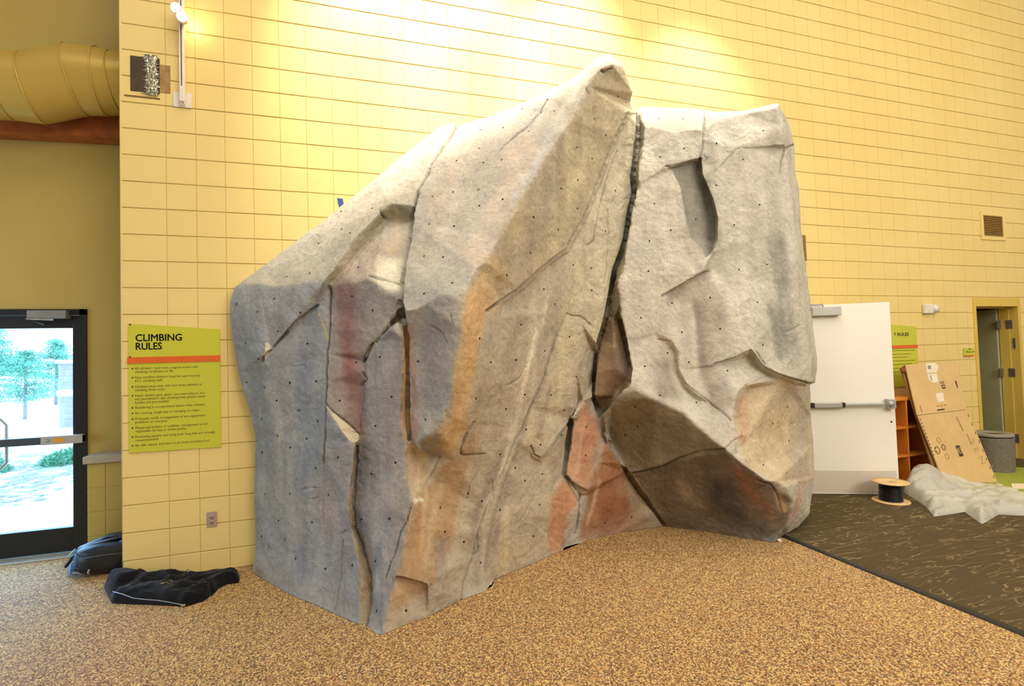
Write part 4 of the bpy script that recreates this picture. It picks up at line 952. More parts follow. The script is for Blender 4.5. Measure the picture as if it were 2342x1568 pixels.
rules = [(843, ['All climbers must have a signed waiver and', 'climbing certificate on file'], [453, 397]), (863.5, ['Non-certified climbers must be supervised by', 'ECC climbing staff'], [459, 372]),
 (884.5, ['Climbers must wear shirt and shoes (athletic or', 'climbing shoes only)'], [463, 377]), (905, ['Food, drinks, gum, glass, cans and tobacco are', 'not permitted in the climbing area (plastic water', 'bottles are permissible)'], [468, 471, 387]),
 (932.5, ['Bouldering is not permitted below other climbers'], [470]), (945, ['No running, rough play or swinging on ropes'], [456]), (958, ['Promptly notify management of any equipment', 'problems or concerns'], [470, 383]),
 (978.5, ['Please use lockers or cubbies: management is not', 'responsible for lost or stolen articles'], [476, 427]), (999, ['Removing jewelry and tying back long hair are strongly', 'recommended'], [493, 362]), (1018.5, ['Be safe, aware and alert at all times and have fun!'], [479])]
xt = onwall(310, 900).x; lineh = .0262
dots = MB()
for py_, ls, xs in rules:
    z = onwall(310, py_).z
    for i, (l_, xe) in enumerate(zip(ls, xs)):
        text('lettering', l_, .0265, (xt, -.0115, z-.006-i*lineh), M_ink2, sg, width=onwall(xe, py_).x-xt)
    dots.lathe([(.0055, 0), (.0055, .0006), (0, .0006)], n=12, M=Matrix.Translation((onwall(304.5, py_).x, -.0112, z+.002))@Matrix.Rotation(R(90), 4, 'X'))
dots.obj('bullet_points', M_ink, sg)
for px_, py_ in ((299, 742), (299, 816)):
    p_ = onwall(px_, py_)
    MB().lathe([(.006, 0), (.006, .002), (.003, .003), (0, .003)], n=12, M=Matrix.Translation((p_.x, -.011, p_.z))@Matrix.Rotation(R(90), 4, 'X')).obj('screw_cap', M_dot, sg)

# second rules panel, half hidden by the white door
rx1 = onwall(2093, 746).x; rx0 = rx1-.61; rz1 = onwall(2093, 747).z; rzb = onwall(2060, 884).z
s2 = thing('rules_sign', (rx0, -.002, rzb), 'lime green rules panel half hidden behind the open white door', 'sign', 'rules panels')
MB().prism([(rx0, -.003, rzb), (rx1, -.003, rzb), (rx1, -.003, rz1), (rx0, -.003, rz1+.05)], (0, -.008, 0)).obj('panel', M_green, s2)
za = onwall(2093, 788).z; zc = onwall(2093, 795).z
MB().box((rx0-.004, -.018, zc), (rx1+.004, -.011, za)).obj('orange_band', M_strip, s2)
p_ = onwall(2050, 768); pe = onwall(2076, 768)
text('lettering', 'RULES', .055, (p_.x, -.0115, p_.z), M_ink, s2, width=pe.x-p_.x, off=.0012)
text('lettering', 'T', .055, (p_.x-.055, -.0115, p_.z), M_ink, s2, off=.0012)
lines_ = MB()
for i, py_ in enumerate((802, 810, 817, 825, 833, 842, 850)):
    z = onwall(2060, py_).z; lines_.box((rx0+.05, -.0113, z), (rx1-.05-.06*(i % 3), -.011, z+.006))
lines_.obj('small_print', M_ink2, s2)
# small room tag
a, b_ = onwall(2202, 796), onwall(2226, 814)
s3 = thing('room_tag', (a.x, -.002, b_.z), 'small lime room tag left of the right doorway', 'sign')
MB().box((a.x, -.010, b_.z), (b_.x, -.003, a.z), .001).obj('panel', M_green, s3)
MB().box((a.x, -.012, b_.z), (b_.x, -.010, b_.z+.014)).obj('orange_band', M_strip, s3)
text('lettering', 'staff', .030, (a.x+.085, -.0105, b_.z+.085), M_ink, s3); text('lettering', 'offices only', .034, (a.x+.035, -.0105, b_.z+.048), M_ink, s3, width=.17)

# ------------------------------------------------------------------ wall fittings
def plate_box(name, px0, py0, px1, py1, d, m_, parent, bev=.003, y0=-.001):
    a, b_ = onwall(px0, py0, d), onwall(px1, py1, d)
    return MB().box((a.x, -d, b_.z), (b_.x, y0, a.z), bev).obj(name, m_, parent)
M_beige = mat('grey_beige_outlet_plate', (178, 158, 140), .4); M_dark = mat('dark_slot', (30, 26, 24), .6); M_wp = mat('white_painted_metal', (236, 226, 214), .45)
p_ = onwall(485, 1187)
ot = thing('wall_outlet', (p_.x, -.001, p_.z), 'beige duplex outlet low on the yellow wall', 'outlet')
x, z = p_.x, p_.z
MB().box((x-.036, -.006, z-.058), (x+.036, -.001, z+.058), .002).obj('cover_plate', M_beige, ot)
for dz in (.02, -.02):
    r_ = MB().lathe([(.0165, 0), (.0165, .002), (0, .002)], n=18, M=Matrix.Translation((x, -.006, z+dz))@Matrix.Rotation(R(90), 4, 'X')).obj('receptacle', M_beige, ot)
    MB().box((x-.008, -.0088, z+dz-.002), (x-.0055, -.0078, z+dz+.008)).box((x+.0055, -.0088, z+dz-.002), (x+.008, -.0078, z+dz+.008)).lathe([(.0025, 0), (0, .001)], n=8, M=Matrix.Translation((x, -.0078, z+dz-.008))@Matrix.Rotation(R(90), 4, 'X')).obj('slots', M_dark, r_)
# blue tape
a = onwall(771, 453); b_ = onwall(779, 472)
tag(MB().prism([(a.x, -.0015, a.z), (a.x+.045, -.0015, a.z-.002), (a.x+.062, -.0015, b_.z-.05), (a.x+.022, -.0015, b_.z-.05)], (0, -.0012, 0)).obj('painters_tape', mat('blue_painters_tape', (52, 78, 150), .7)), 'short strip of blue tape on the wall at the boulder edge', 'tape')

# patched opening with foil
pa = thing('wall_patch', onwall(330, 170), 'dark steel cover with crumpled foil tape over a wall opening', 'patch')
a, b_ = onwall(298, 127), onwall(366, 215)
MB().box((a.x, -.004, b_.z), (b_.x, .004, a.z)).obj('cover_panel', mat('dark_steel_panel', (84, 68, 56), .5, .4, .2, 12), pa)
g = random.Random(2); nx, nz_ = 14, 60
vs = []
for j in range(nz_+1):
    for i in range(nx+1):
        u = i/nx; x = a.x+(b_.x-a.x)*(.52+.42*u)+(g.gauss(0, .012) if i in (0, nx) else .004*noise.noise(Vector((i*.9, j*.12, 0)))); z = b_.z-.02+(a.z+.02-b_.z+.02)*j/nz_
        vs.append((x, -.006-.010*abs(noise.noise(Vector((i*.8, j*.16, 2))))-abs(g.gauss(0, .0016))-.006*math.sin(u*math.pi), z+g.gauss(0, .001)))
fs = [(j*(nx+1)+i, j*(nx+1)+i+1, (j+1)*(nx+1)+i+1, (j+1)*(nx+1)+i) for j in range(nz_) for i in range(nx)]
MB().add(vs, fs).obj('foil_tape', mat('crumpled_foil', (170, 168, 150), .25, .9), pa)
c_ = onwall(366, 148); d_ = onwall(390, 215)
MB().box((b_.x+.003, -.0022, d_.z), (d_.x, -.0008, c_.z)).obj('bare_patch', mat('unpainted_brown_patch', (168, 132, 82), .9, 0, .2, 20), pa)
MB().box((a.x-.04, -.006, b_.z-.045), (b_.x, -.001, b_.z-.034), .001).obj('lower_lip', mat('dirty_ledge', (130, 100, 50), .8), pa)

# track light
tl = thing('track_light', onwall(415, 228), 'white wall track with two lit spot heads, top left of the block wall', 'lamp')
plate_box('canopy_plate', 395, 208, 438, 247, .012, M_wp, tl)
a = onwall(409, 100, .05); b_ = onwall(422, 232, .05)
tk = MB().box((a.x, -.055, b_.z), (b_.x, -.018, b_.z+1.35), .004).obj('track', M_wp, tl)
MB().box(((a.x+b_.x)/2-.004, -.0562, b_.z+.12), ((a.x+b_.x)/2+.004, -.0545, b_.z+1.3)).obj('slot', mat('track_slot', (90, 84, 80), .5), tk)
MB().tube([(a.x+.01, -.036, b_.z+.005), (a.x+.01, -.036, b_.z-.02), (b_.x-.005, -.036, b_.z-.02), (b_.x-.005, -.036, b_.z+.005)], .007, 8).obj('end_cap', M_wp, tl)
M_bulb = mat('lit_halogen_bulb', (255, 240, 220), .5, emit=(1, .78, .5, 1), es=22)
def head(px_, py_, aim):
    c_ = onwall(px_, py_, .12); d = Vector(aim).normalized(); q = d.to_track_quat('Z', 'Y').to_matrix().to_4x4()
    Mh = Matrix.Translation(c_)@q
    h_ = MB().lathe([(.0, -.06), (.025, -.058), (.034, -.03), (.038, .03), (.040, .045), (.036, .045), (.032, .02), (0, .018)], n=24, M=Mh).obj('spot_head', M_wp, tl)
    MB().lathe([(.0, .046), (.02, .042), (.031, .03), (.031, .024)], n=20, M=Mh).obj('bulb', M_bulb, h_)
    MB().tube([c_, Vector(((a.x+b_.x)/2, -.055, c_.z+.01))], .008, 8).obj('arm', M_wp, h_)
    return c_+d*.07
h1 = head(409, 24, (-.25, -1, -.15)); h2 = head(418, 42, (.15, -1, -.3))
h3 = onwall(432, 40, .07)
lamp('track_spot_glow', 'POINT', onwall(430, 44, .09), 4.5, (1, .50, .22), .02)

# vents
def vent(px0, py0, px1, py1, label):
    a, b_ = onwall(px0, py0), onwall(px1, py1)
    v_ = thing('wall_vent', ((a.x+b_.x)/2, 0, (a.z+b_.z)/2), label, 'vent')
    x0, x1, z0, z1 = a.x, b_.x, b_.z, a.z; e = .05
    f = MB()
    for q in (((x0-e, -.014, z0-e), (x1+e, -.001, z0)), ((x0-e, -.014, z1), (x1+e, -.001, z1+e)), ((x0-e, -.014, z0), (x0, -.001, z1)), ((x1, -.014, z0), (x1+e, -.001, z1))): f.box(*q)
    f.obj('frame', M_wall, v_)
    MB().box((x0, -.0012, z0), (x1, -.0006, z1)).obj('dark_back', mat('vent_shadow_board', (96, 60, 20), .9), v_)
    n = int((z1-z0)/.022); sm = MB().box((x0, -.002, 0), (x1, .0, .002), M=None).mesh('slat', M_wall)
    sl = MB().add([(x0, -.012, -.003), (x1, -.012, -.003), (x1, -.003, .007), (x0, -.003, .007), (x0, -.011, -.004), (x1, -.011, -.004), (x1, -.002, .006), (x0, -.002, .006)],
                  [(0, 1, 2, 3), (7, 6, 5, 4), (0, 4, 5, 1), (3, 2, 6, 7)]).mesh('slat', mat('tan_louvre_slat', (196, 158, 84), .6))
    for i in range(n):
        o = link('slat', sl, v_); o.location = (0, 0, z0+(i+.5)*(z1-z0)/n)
vent(2246, 492, 2293, 542, 'louvred wall vent high above the right doorway')
vx = onwall(1841, 568).x; a = onwall(1841, 538); b_ = onwall(1841, 598)
def vent2():
    x1 = a.x; x0 = x1-.6
    v_ = thing('wall_vent', (x0+.3, 0, (a.z+b_.z)/2), 'louvred wall vent almost wholly behind the right edge of the boulder', 'vent')
    f = MB()
    for q in (((x0-.02, -.010, b_.z-.02), (x1+.005, -.001, b_.z)), ((x0-.02, -.010, a.z), (x1+.005, -.001, a.z+.02)), ((x1, -.010, b_.z), (x1+.005, -.001, a.z))): f.box(*q)
    f.obj('frame', M_wall, v_)
    MB().box((x0, -.0012, b_.z), (x1, -.0006, a.z)).obj('dark_back', mat('vent_shadow_board', (96, 60, 20), .9), v_)
    sl = MB().box((x0, -.009, -.004), (x1, -.002, .004)).mesh('slat', mat('tan_louvre_slat', (206, 172, 96), .6))
    for i in range(16):
        o = link('slat', sl, v_); o.location = (0, 0, b_.z+(i+.5)*(a.z-b_.z)/16)
vent2()
# strobe alarm
a, b_ = onwall(2111, 695, .02), onwall(2142, 717, .02)
al = thing('alarm_strobe', ((a.x+b_.x)/2, 0, (a.z+b_.z)/2), 'white fire alarm horn with clear strobe lens on the right wall', 'alarm')
MB().box((a.x, -.045, b_.z), (a.x+(b_.x-a.x)*.66, -.001, a.z), .012).box((a.x+.01, -.022, b_.z+.005), (b_.x-.02, -.001, a.z-.005), .006).obj('housing', M_wp, al)
cx_ = a.x+(b_.x-a.x)*.8; cz_ = (a.z+b_.z)/2
MB().lathe([(.055, 0), (.05, .03), (.03, .05), (0, .056)], n=20, M=Matrix.Translation((cx_, -.02, cz_))@Matrix.Rotation(R(90), 4, 'X')).obj('strobe_lens', mat('clear_strobe_lens', (232, 222, 214), .15), al)
MB().box((a.x+.19, -.047, b_.z+.012), (a.x+.215, -.0455, b_.z+.085)).box((a.x+.225, -.0465, b_.z+.02), (a.x+.24, -.0445, b_.z+.035)).obj('lettering', mat('grey_lettering', (110, 96, 90), .6), al)

# ------------------------------------------------------------------ open white door leaf with exit hardware
B0 = onfloor(1900, 1131.3); B1 = onfloor(2058, 1133)
dv = (B1-B0).normalized(); B1 = B1
hin = B1-dv*1.20                                   # hinge side, behind the boulder
if hin.y > -.10: hin = B1+dv*((-.10-B1.y)/dv.y)
wid = (B1-hin).length; nrm = Vector((dv.y, -dv.x, 0))   # towards the camera
if nrm.y > 0: nrm = -nrm
DZT = 2.10
def onleaf(px_, py_, off=0):                       # a point of the leaf's front plane
    d = ray(px_, py_); o_ = hin+nrm*off; t = (o_-CAM).dot(nrm)/d.dot(nrm); return CAM+d*t
ztop = onleaf(2040, 690).z
Mdo = Matrix.Translation(hin)@Matrix(((dv.x, -nrm.x, 0, 0), (dv.y, -nrm.y, 0, 0), (0, 0, 1, 0), (0, 0, 0, 1)))
def loc(px_, py_, off=0):
    p_ = onleaf(px_, py_, off); return (p_-hin).dot(dv), p_.z
wd = thing('door', hin, 'white metal exit door leaf standing open beside the boulder', 'door')
M_doorw = mat('cream_white_door_enamel', (252, 247, 238), .35, 0, .01, 2)
MB().box((0, 0, .012), (wid, .045, ztop), .002, M=Mdo).obj('leaf', M_doorw, wd)
x1_, zk1 = loc(2055, 1076); _, zk0 = loc(2055, 1129)
MB().box((.02, -.002, zk0+.01), (wid-.02, 0, zk1), M=Mdo).obj('kick_plate', mat('satin_kick_plate', (228, 216, 202), .4, .1, .03, 5), wd)
xa, za = loc(1857, 703, .06); xb_, zb_ = loc(1925, 720, .06)
cl = MB().box((xa, -.065, zb_), (xb_, -.002, za), .005, M=Mdo).obj('door_closer', M_alu, wd)
MB().tube([Mdo@Vector((xa+.12, -.035, za)), Mdo@Vector((xa+.12, -.035, za+.03)), Mdo@Vector((xa-.2, -.06, za+.035))], .008, 8).obj('closer_arm', M_steel, cl)
xa, za = loc(1858, 920, .06); xm, zm = loc(1927, 926, .06); xe, ze_ = loc(2035, 925, .06); zb_ = loc(1900, 932, .06)[1]; zt_ = loc(1900, 921, .06)[1]
bar = MB().box((xa+.02, -.065, zb_), (xm, -.002, zt_), .006, M=Mdo).obj('bar_housing', M_alu, wd)
MB().box((xm, -.055, zb_), (xm+.03, -.002, zt_), .002, M=Mdo).box((xa-.02, -.055, zb_), (xa+.02, -.002, zt_), .002, M=Mdo).obj('dark_bracket', M_dark, bar)
MB().box((xm+.03, -.06, zb_+.012), (xe-.04, -.02, zt_-.006), .008, M=Mdo).obj('push_bar', M_alu, wd)
xl, zl = loc(2029, 912, .05); xr, zr = loc(2048, 934, .05)
MB().box((xl, -.07, zr), (xr, -.002, zl), .006, M=Mdo).lathe([(.03, 0), (.03, .012), (.0, .014)], n=18, M=Mdo@Matrix.Translation(((xl+xr)/2-.01, -.07, (zl+zr)/2))@Matrix.Rotation(R(90), 4, 'X')).obj('latch_case', M_alu, wd)
MB().tube([Mdo@Vector((xr-.005, -.03, (zl+zr)/2)), Mdo@Vector((xr+.022, -.03, (zl+zr)/2))], .009, 8).obj('latch_bolt', M_dark, wd)
xq, zq = loc(2038.5, 964)
MB().lathe([(.009, 0), (.009, .004), (0, .005)], n=12, M=Mdo@Matrix.Translation((xq, 0, zq))@Matrix.Rotation(R(90), 4, 'X')).obj('lock_plug', M_dark, wd)

# ------------------------------------------------------------------ orange cubby shelves
M_wood = mat('honey_maple_board', (222, 138, 50), .45, 0, .08, 6); 
yc = .30
ctop = onwall(2066, 909, yc); cdiv = onwall(2077, 1000, yc)
zs = [onwall(2077, yy, yc).z for yy in (977, 1042)]
cs = (zs[0]-zs[1])
cb = thing('cubby_shelf', (cdiv.x, -yc/2, 0), 'orange maple cubby shelf between the white door and the cardboard', 'shelf')
t_ = .022; pitch = .37
xs_ = [cdiv.x+k*pitch for k in range(-2, 2)]
za = [ctop.z-t_]; 
levels = [z_ for z_ in (ctop.z-t_/2, zs[0], zs[1], zs[1]-cs, .03) if z_ > .02]
zt_ = ctop.z
MB().box((xs_[0]-t_, -yc, zt_-t_*1.5), (xs_[-1]+t_, -.006, zt_), .002).obj('top', M_wood, cb)
MB().box((xs_[0]-t_, -yc, .008), (xs_[-1]+t_, -.006, .03+t_)).obj('bottom', M_wood, cb)
MB().box((xs_[0], -.012, .03), (xs_[-1], -.006, zt_-t_)).obj('back', mat('dark_maple_back', (130, 66, 20), .6), cb)
for x in xs_: MB().box((x-t_/2, -yc, .03), (x+t_/2, -.012, zt_-t_), .001).obj('divider', M_wood, cb)
for z in zs+[zs[1]-cs]:
    if z > .08: MB().box((xs_[0], -yc+.004, z-t_/2), (xs_[-1], -.012, z+t_/2)).obj('shelf_board', M_wood, cb)

# ------------------------------------------------------------------ flattened carton leaning on the wall
M_card = mat('brown_cardboard', (220, 186, 130), .8, 0, .06, 5); M_cardd = mat('cardboard_edge', (140, 100, 54), .9); M_print = mat('dark_box_print', (72, 58, 40), .8); M_print2 = mat('faint_box_print', (166, 128, 76), .8)
M_lab = mat('white_paper_label', (238, 228, 208), .7)
Tl, Tr = onwall(2071, 834, .24), onwall(2187, 825, .24)
Br = onfloor(2281, 1104); 
# base line found from the two side edges
Bl = Br+Vector((-.86, -.02, 0)); Bl.z = Br.z = .012
ex_ = (Br-Bl).normalized(); Wd = .86
Tl2 = onwall(2071, 834, .415); 
u_ = (Tr-Tl); 
ct = thing('flattened_carton', (Bl+Br)/2, 'flattened brown shipping carton leaning before the cubby shelf', 'carton')
Fl_, Fr_ = None, None
def mixp(a, b_, t): return a*(1-t)+b_*t
# fold line where the top flap starts
def plane_pt(px_, py_, A, B_, C_, lift=0):
    n_ = (B_-A).cross(C_-A).normalized()
    if n_.dot(CAM-A) < 0: n_ = -n_
    A = A+n_*lift; d = ray(px_, py_); return CAM+d*((A-CAM).dot(n_)/d.dot(n_)), n_
A_, B_, C_ = Bl, Br, (Tl+Tr)/2
c4 = [plane_pt(*q, A_, B_, C_)[0] for q in ((2071, 834), (2187, 825), (2211, 936), (2098, 949))]
_, nC = plane_pt(2100, 900, A_, B_, C_)
MB().prism(c4, -nC*.012).obj('upper_panel', M_card, ct)
c5 = [plane_pt(*q, A_, B_, C_)[0] for q in ((2098, 950), (2211, 937), (2281, 1103.5), (2159, 1101))]
MB().prism([p_+nC*.004 for p_ in c5], -nC*.014).obj('lower_panel', M_card, ct)
c6 = [plane_pt(*q, A_, B_, C_)[0]-nC*.03 for q in ((2066, 842), (2180, 833), (2268, 1092), (2146, 1088))]
MB().prism(c6, -nC*.010).obj('back_panel', M_cardd, ct)
c7 = [plane_pt(*q, A_, B_, C_)[0]-nC*.005 for q in ((2060, 843), (2071, 834), (2073, 850), (2064, 849))]
MB().prism(c7, -nC*.01).obj('torn_corner', mat('torn_brown_corner', (130, 70, 40), .9), ct)
def onc(px_, py_, l=.0055): return plane_pt(px_, py_, A_, B_, C_, l)[0]
def decal(poly, m_, name='print', l=.005, t=.0008): MB().prism([onc(*q, l) for q in poly], nC*t).obj(name, m_, ct)
decal([(2117, 831), (2139, 829), (2147, 838), (2142, 851), (2120, 853)], M_lab, 'paper_label', .001)
decal([(2121, 855), (2143, 854), (2146, 873), (2132, 875), (2123, 866)], M_lab, 'paper_label', .001)
decal([(2139, 899), (2157, 897), (2160, 917), (2144, 919)], M_lab, 'paper_label', .001)
decal([(2121, 836), (2128, 835), (2130, 843), (2123, 844)], mat('grey_label_print', (150, 140, 130), .8), 'label_print', .002)
decal([(2127, 858), (2129, 858), (2132, 869), (2130, 869)], mat('grey_label_print', (150, 140, 130), .8), 'label_print', .002)
decal([(2149, 872), (2159, 871), (2160, 877), (2151, 879)], M_print2, 'print', .001)
decal([(2153, 880), (2161, 879), (2163, 888), (2156, 889)], M_print, 'print', .001)
decal([(2156, 882), (2160, 881.5), (2161, 885), (2157, 886)], M_card, 'print', .002)
decal([(2184, 871), (2187, 870), (2191, 886), (2189, 887)], M_print, 'print', .001)
for q in ((2142, 927), (2150, 926), (2158, 925)): decal([q, (q[0]+5, q[1]-.5), (q[0]+6, q[1]+2), (q[0]+1, q[1]+2.5)], M_print2, 'print', .001)
decal([(2143, 936), (2160, 934), (2160.5, 937), (2143.5, 939)], M_print, 'print', .001)
decal([(2103, 927), (2105, 927), (2110, 942), (2108, 942.5)], M_print2, 'print', .001)
def frame_c(px_, py_, ang=0):
    o_ = onc(px_, py_, .006); X_ = (B_-A_).normalized(); Y_ = nC.cross(X_).normalized()
    return Matrix(((X_.x, Y_.x, nC.x, o_.x), (X_.y, Y_.y, nC.y, o_.y), (X_.z, Y_.z, nC.z, o_.z), (0, 0, 0, 1)))@Matrix.Rotation(R(ang), 4, 'Z')
def ringm(px_, py_, r0, r1, m_, n=28): MB().lathe([(r0, 0), (r1, 0), (r1, .0008), (r0, .0008), (r0, 0)], n=n, M=frame_c(px_, py_)).obj('print_ring', m_, ct)
ringm(2144, 1029, .034, .041, M_print); text('lettering', 'C', .06, (0, 0, 0), M_print, ct, M=frame_c(2140, 1034, 10))
ringm(2158, 1022, .018, .036, M_print2); ringm(2166, 1043, .026, .031, M_print2); ringm(2147, 1006, .026, .031, M_print2)
decal([(2185, 1019), (2194, 1017.5), (2204, 1042), (2195, 1044)], M_print, 'logo_block', .005)
MB().lathe([(.026, .001), (.034, .001), (.034, .0018), (.026, .0018), (.026, .001)], n=24, M=frame_c(2194.5, 1030)).obj('logo_ring', M_card, ct)
text('lettering', '∂p', .045, (0, 0, .0012), M_card, ct, M=frame_c(2191.5, 1034, 14))
text('lettering', 'S E N', .13, (0, 0, 0), M_print2, ct, M=frame_c(2216, 1006, -78), off=-.004)
text('lettering', 'fragile  this side', .03, (0, 0, 0), M_print2, ct, M=frame_c(2186, 950, -72)) if False else None
decal([(2186, 952), (2188, 951.5), (2204, 985), (2202, 986)], M_print2, 'print', .005)
decal([(2211, 992), (2212.5, 991.5), (2222, 1016), (2220.5, 1016.5)], M_print2, 'print', .005)
# perforated staples down the left margin of the lower panel
for i in range(11):
    t = i/10; x_ = 2104+t*30; y_ = 958+t*80
    decal([(x_, y_), (x_+1.6, y_-.4), (x_+2.6, y_+3), (x_+1, y_+3.4)], M_print, 'perforation', .005)
for i in range(8):
    t = i/7; x_ = 2213+t*58; y_ = 946+t*140
    decal([(x_, y_), (x_+1.6, y_), (x_+3.6, y_+7), (x_+1.6, y_+7)], M_cardd, 'torn_edge', .005)

# ------------------------------------------------------------------ litter bin
c_ = onfloor(2272, 1086); rb = .215; zt_ = .80
bn = thing('litter_bin', c_, 'grey round litter bin with ring lid before the right doorway', 'bin')
def speck(name, a, b_, sc_):
    s = N(name); v = s.coord(); n1 = s.noise(v, sc_, 3); s.l(s.ramp(n1.outputs['Fac'], [(.35, srgb(*a)), (.65, srgb(*b_))]), s.b.inputs['Base Color']); s.b.inputs['Roughness'].default_value = .7; return s.m
ctr = at(2271, 1040, -.222); ctr.z = 0; topz = at(2270, 988, ctr.y).z
rr = .203
MB().lathe([(rr*.94, .009), (rr*.96, .03), (rr, topz-.06), (rr*1.01, topz-.05), (rr*.97, topz-.05), (rr*.9, .03)], c=(ctr.x, ctr.y, 0), n=36).obj('barrel', speck('grey_stone_speckle', (112, 104, 96), (140, 130, 120), 60), bn)
MB().lathe([(rr*1.0, topz-.035), (rr*1.01, topz-.012), (rr*.96, topz), (rr*.5, topz-.004), (rr*.46, topz-.02), (rr*.5, topz-.03), (rr*.98, topz-.035)], c=(ctr.x, ctr.y, 0), n=36).obj('lid_ring', mat('pale_grey_lid', (150, 142, 130), .5), bn)
MB().lathe([(rr*.93, topz-.055), (rr*.93, topz-.034), (rr*.2, topz-.034), (rr*.2, topz-.055)], c=(ctr.x, ctr.y, 0), n=36).obj('liner', M_dark, bn)

# green mat, paper sheet
mt = [onfloor(2190, 1128), onfloor(2420, 1168), onfloor(2440, 1078), onfloor(2240, 1066)]
gm = MB().prism([p_+Vector((0, 0, .0086)) for p_ in mt], (0, 0, .010))
tag(gm.obj('floor_mat', mat('lime_green_mat', (158, 168, 62), .8, 0, .08, 8)), 'lime green floor mat under the grey litter bin', 'mat')
pp = [onfloor(2316, 1122), onfloor(2350, 1122), onfloor(2352, 1110), onfloor(2313, 1109)]
tag(MB().prism([p_+Vector((0, 0, .0195)) for p_ in pp], (0, 0, .0015)).obj('paper_sheet', M_lab), 'white paper sheet lying on the green mat', 'paper')

# ------------------------------------------------------------------ cable spool
sp = onfloor(2038, 1146, .008); rS = .19
rS = (onfloor(2077, 1146)-onfloor(1998, 1146)).length/2*.98
hS = at(2035, 1100, sp.y).z*1.0
sl = thing('cable_spool', sp, 'wooden spool of black cable standing before the white door', 'spool')
M_ply = mat('pale_plywood', (226, 190, 136), .6, 0, .08, 10)
c3 = (sp.x, sp.y, 0)
MB().lathe([(0, .009), (rS, .009), (rS, .020), (0, .020)], c=c3, n=40).obj('flange', M_ply, sl)
MB().lathe([(rS*.16, hS-.011), (rS, hS-.011), (rS, hS), (rS*.16, hS), (rS*.16, hS-.011)], c=c3, n=40).obj('flange', M_ply, sl)
MB().lathe([(rS*.17, .02), (rS*.17, hS-.02)], c=c3, n=20).obj('core', M_dark, sl)
cb_ = MB(); nT = int((hS-.04)/.011); turns = []
for i in range(nT):
    zc_ = .026+i*.011; q = random.Random(i).uniform(-.004, .004)
    cb_.lathe([(rS*.62+q-.006, zc_-.0055), (rS*.62+q, zc_-.003), (rS*.62+q+.002, zc_), (rS*.62+q, zc_+.003), (rS*.62+q-.006, zc_+.0055)], c=c3, n=36)
cb_.obj('wound_cable', mat('black_cable', (26, 27, 30), .35), sl)

# ------------------------------------------------------------------ crumpled plastic sheet
outl = [(2062,1108),(2075,1085),(2100,1066),(2126,1064),(2150,1066),(2185,1070),(2220,1090),(2260,1100),(2290,1104),(2316,1110),(2308,1132),(2342,1140),(2400,1150),(2410,1185),(2342,1181),(2283,1178),(2260,1192),(2246,1200),(2228,1188),(2207,1172),(2170,1178),(2137,1183),(2118,1160),(2096,1144),(2066,1126)]
G = [onfloor(x_, y_) for x_, y_ in outl]
# the sheet is a low heap: its plan is taken on the floor, its height rises to a crest towards the carton
plan = [onfloor(2066,1128),onfloor(2096,1146),onfloor(2118,1162),onfloor(2137,1184),onfloor(2170,1179),onfloor(2207,1173),onfloor(2228,1189),onfloor(2246,1201),onfloor(2262,1193),onfloor(2284,1179),onfloor(2342,1182),onfloor(2400,1188),
        onfloor(2420,1160),onfloor(2342,1143),onfloor(2312,1135),onfloor(2300,1124),onfloor(2240,1118),onfloor(2180,1116),onfloor(2120,1114),onfloor(2080,1112)]
pv, pe = [(p_.x, p_.y) for p_ in plan], [(i, (i+1) % len(plan)) for i in range(len(plan))]
xs2 = [p_[0] for p_ in pv]; ys2 = [p_[1] for p_ in pv]
g = random.Random(7); inn = []
st_ = .020
yy = min(ys2)
while yy < max(ys2):
    xx = min(xs2)
    while xx < max(xs2):
        q = (xx+g.uniform(-.008, .008), yy+g.uniform(-.008, .008))
        if inside(pv, *q): inn.append(q)
        xx += st_
    yy += st_
def dedge(q):
    b = 9
    for (x1, y1), (x2, y2) in zip(pv, pv[1:]+pv[:1]):
        dx, dy = x2-x1, y2-y1; t = max(0, min(1, ((q[0]-x1)*dx+(q[1]-y1)*dy)/(dx*dx+dy*dy))); b = min(b, math.hypot(q[0]-x1-t*dx, q[1]-y1-t*dy))
    return b
r2 = delaunay_2d_cdt([Vector(q) for q in pv+inn], pe, [], 1, 1e-5)
vz = []
kx0 = onfloor(2118, 1122)
for q in r2[0]:
    e = dedge(q); P_ = Vector((q.x, q.y, 0))
    f1 = 1-abs(noise.noise(Vector((q.x*1.8+q.y*3, q.y*3.2, 1))))*2.6; f2_ = 1-abs(noise.noise(Vector((q.x*4+q.y*6, q.y*8-q.x*2, 4))))*2
    crest = math.exp(-((q.x-kx0.x)**2/.07+(q.y-kx0.y)**2/.02))*.17+math.exp(-((q.x-kx0.x-.35)**2/.3+(q.y-kx0.y-.1)**2/.03))*.08
    hgt_ = min(1, e/.06)**.6*(.045+.045*f1+.03*f2_+crest+.012*(1-3*abs(noise.noise(Vector((q.x*13-q.y*9, q.y*14, 8))))))+.012
    vz.append((q.x, q.y, max(.022 if q.x > mt[0].x else .012, hgt_)))
s = N('translucent_plastic_film'); v = s.coord()
s.b.inputs['Base Color'].default_value = srgb(246, 243, 234); s.b.inputs['Roughness'].default_value = .22
tr = s.n('ShaderNodeBsdfTransparent'); tl_ = s.n('ShaderNodeBsdfTranslucent'); tl_.inputs[0].default_value = srgb(248, 245, 236)
m1 = s.n('ShaderNodeMixShader', Fac=.28); m2 = s.n('ShaderNodeMixShader', Fac=.26)
s.l(s.b.outputs[0], m1.inputs[1]); s.l(tl_.outputs[0], m1.inputs[2]); s.l(m1.outputs[0], m2.inputs[1]); s.l(tr.outputs[0], m2.inputs[2]); s.l(m2.outputs[0], s.t.nodes['Material Output'].inputs[0])
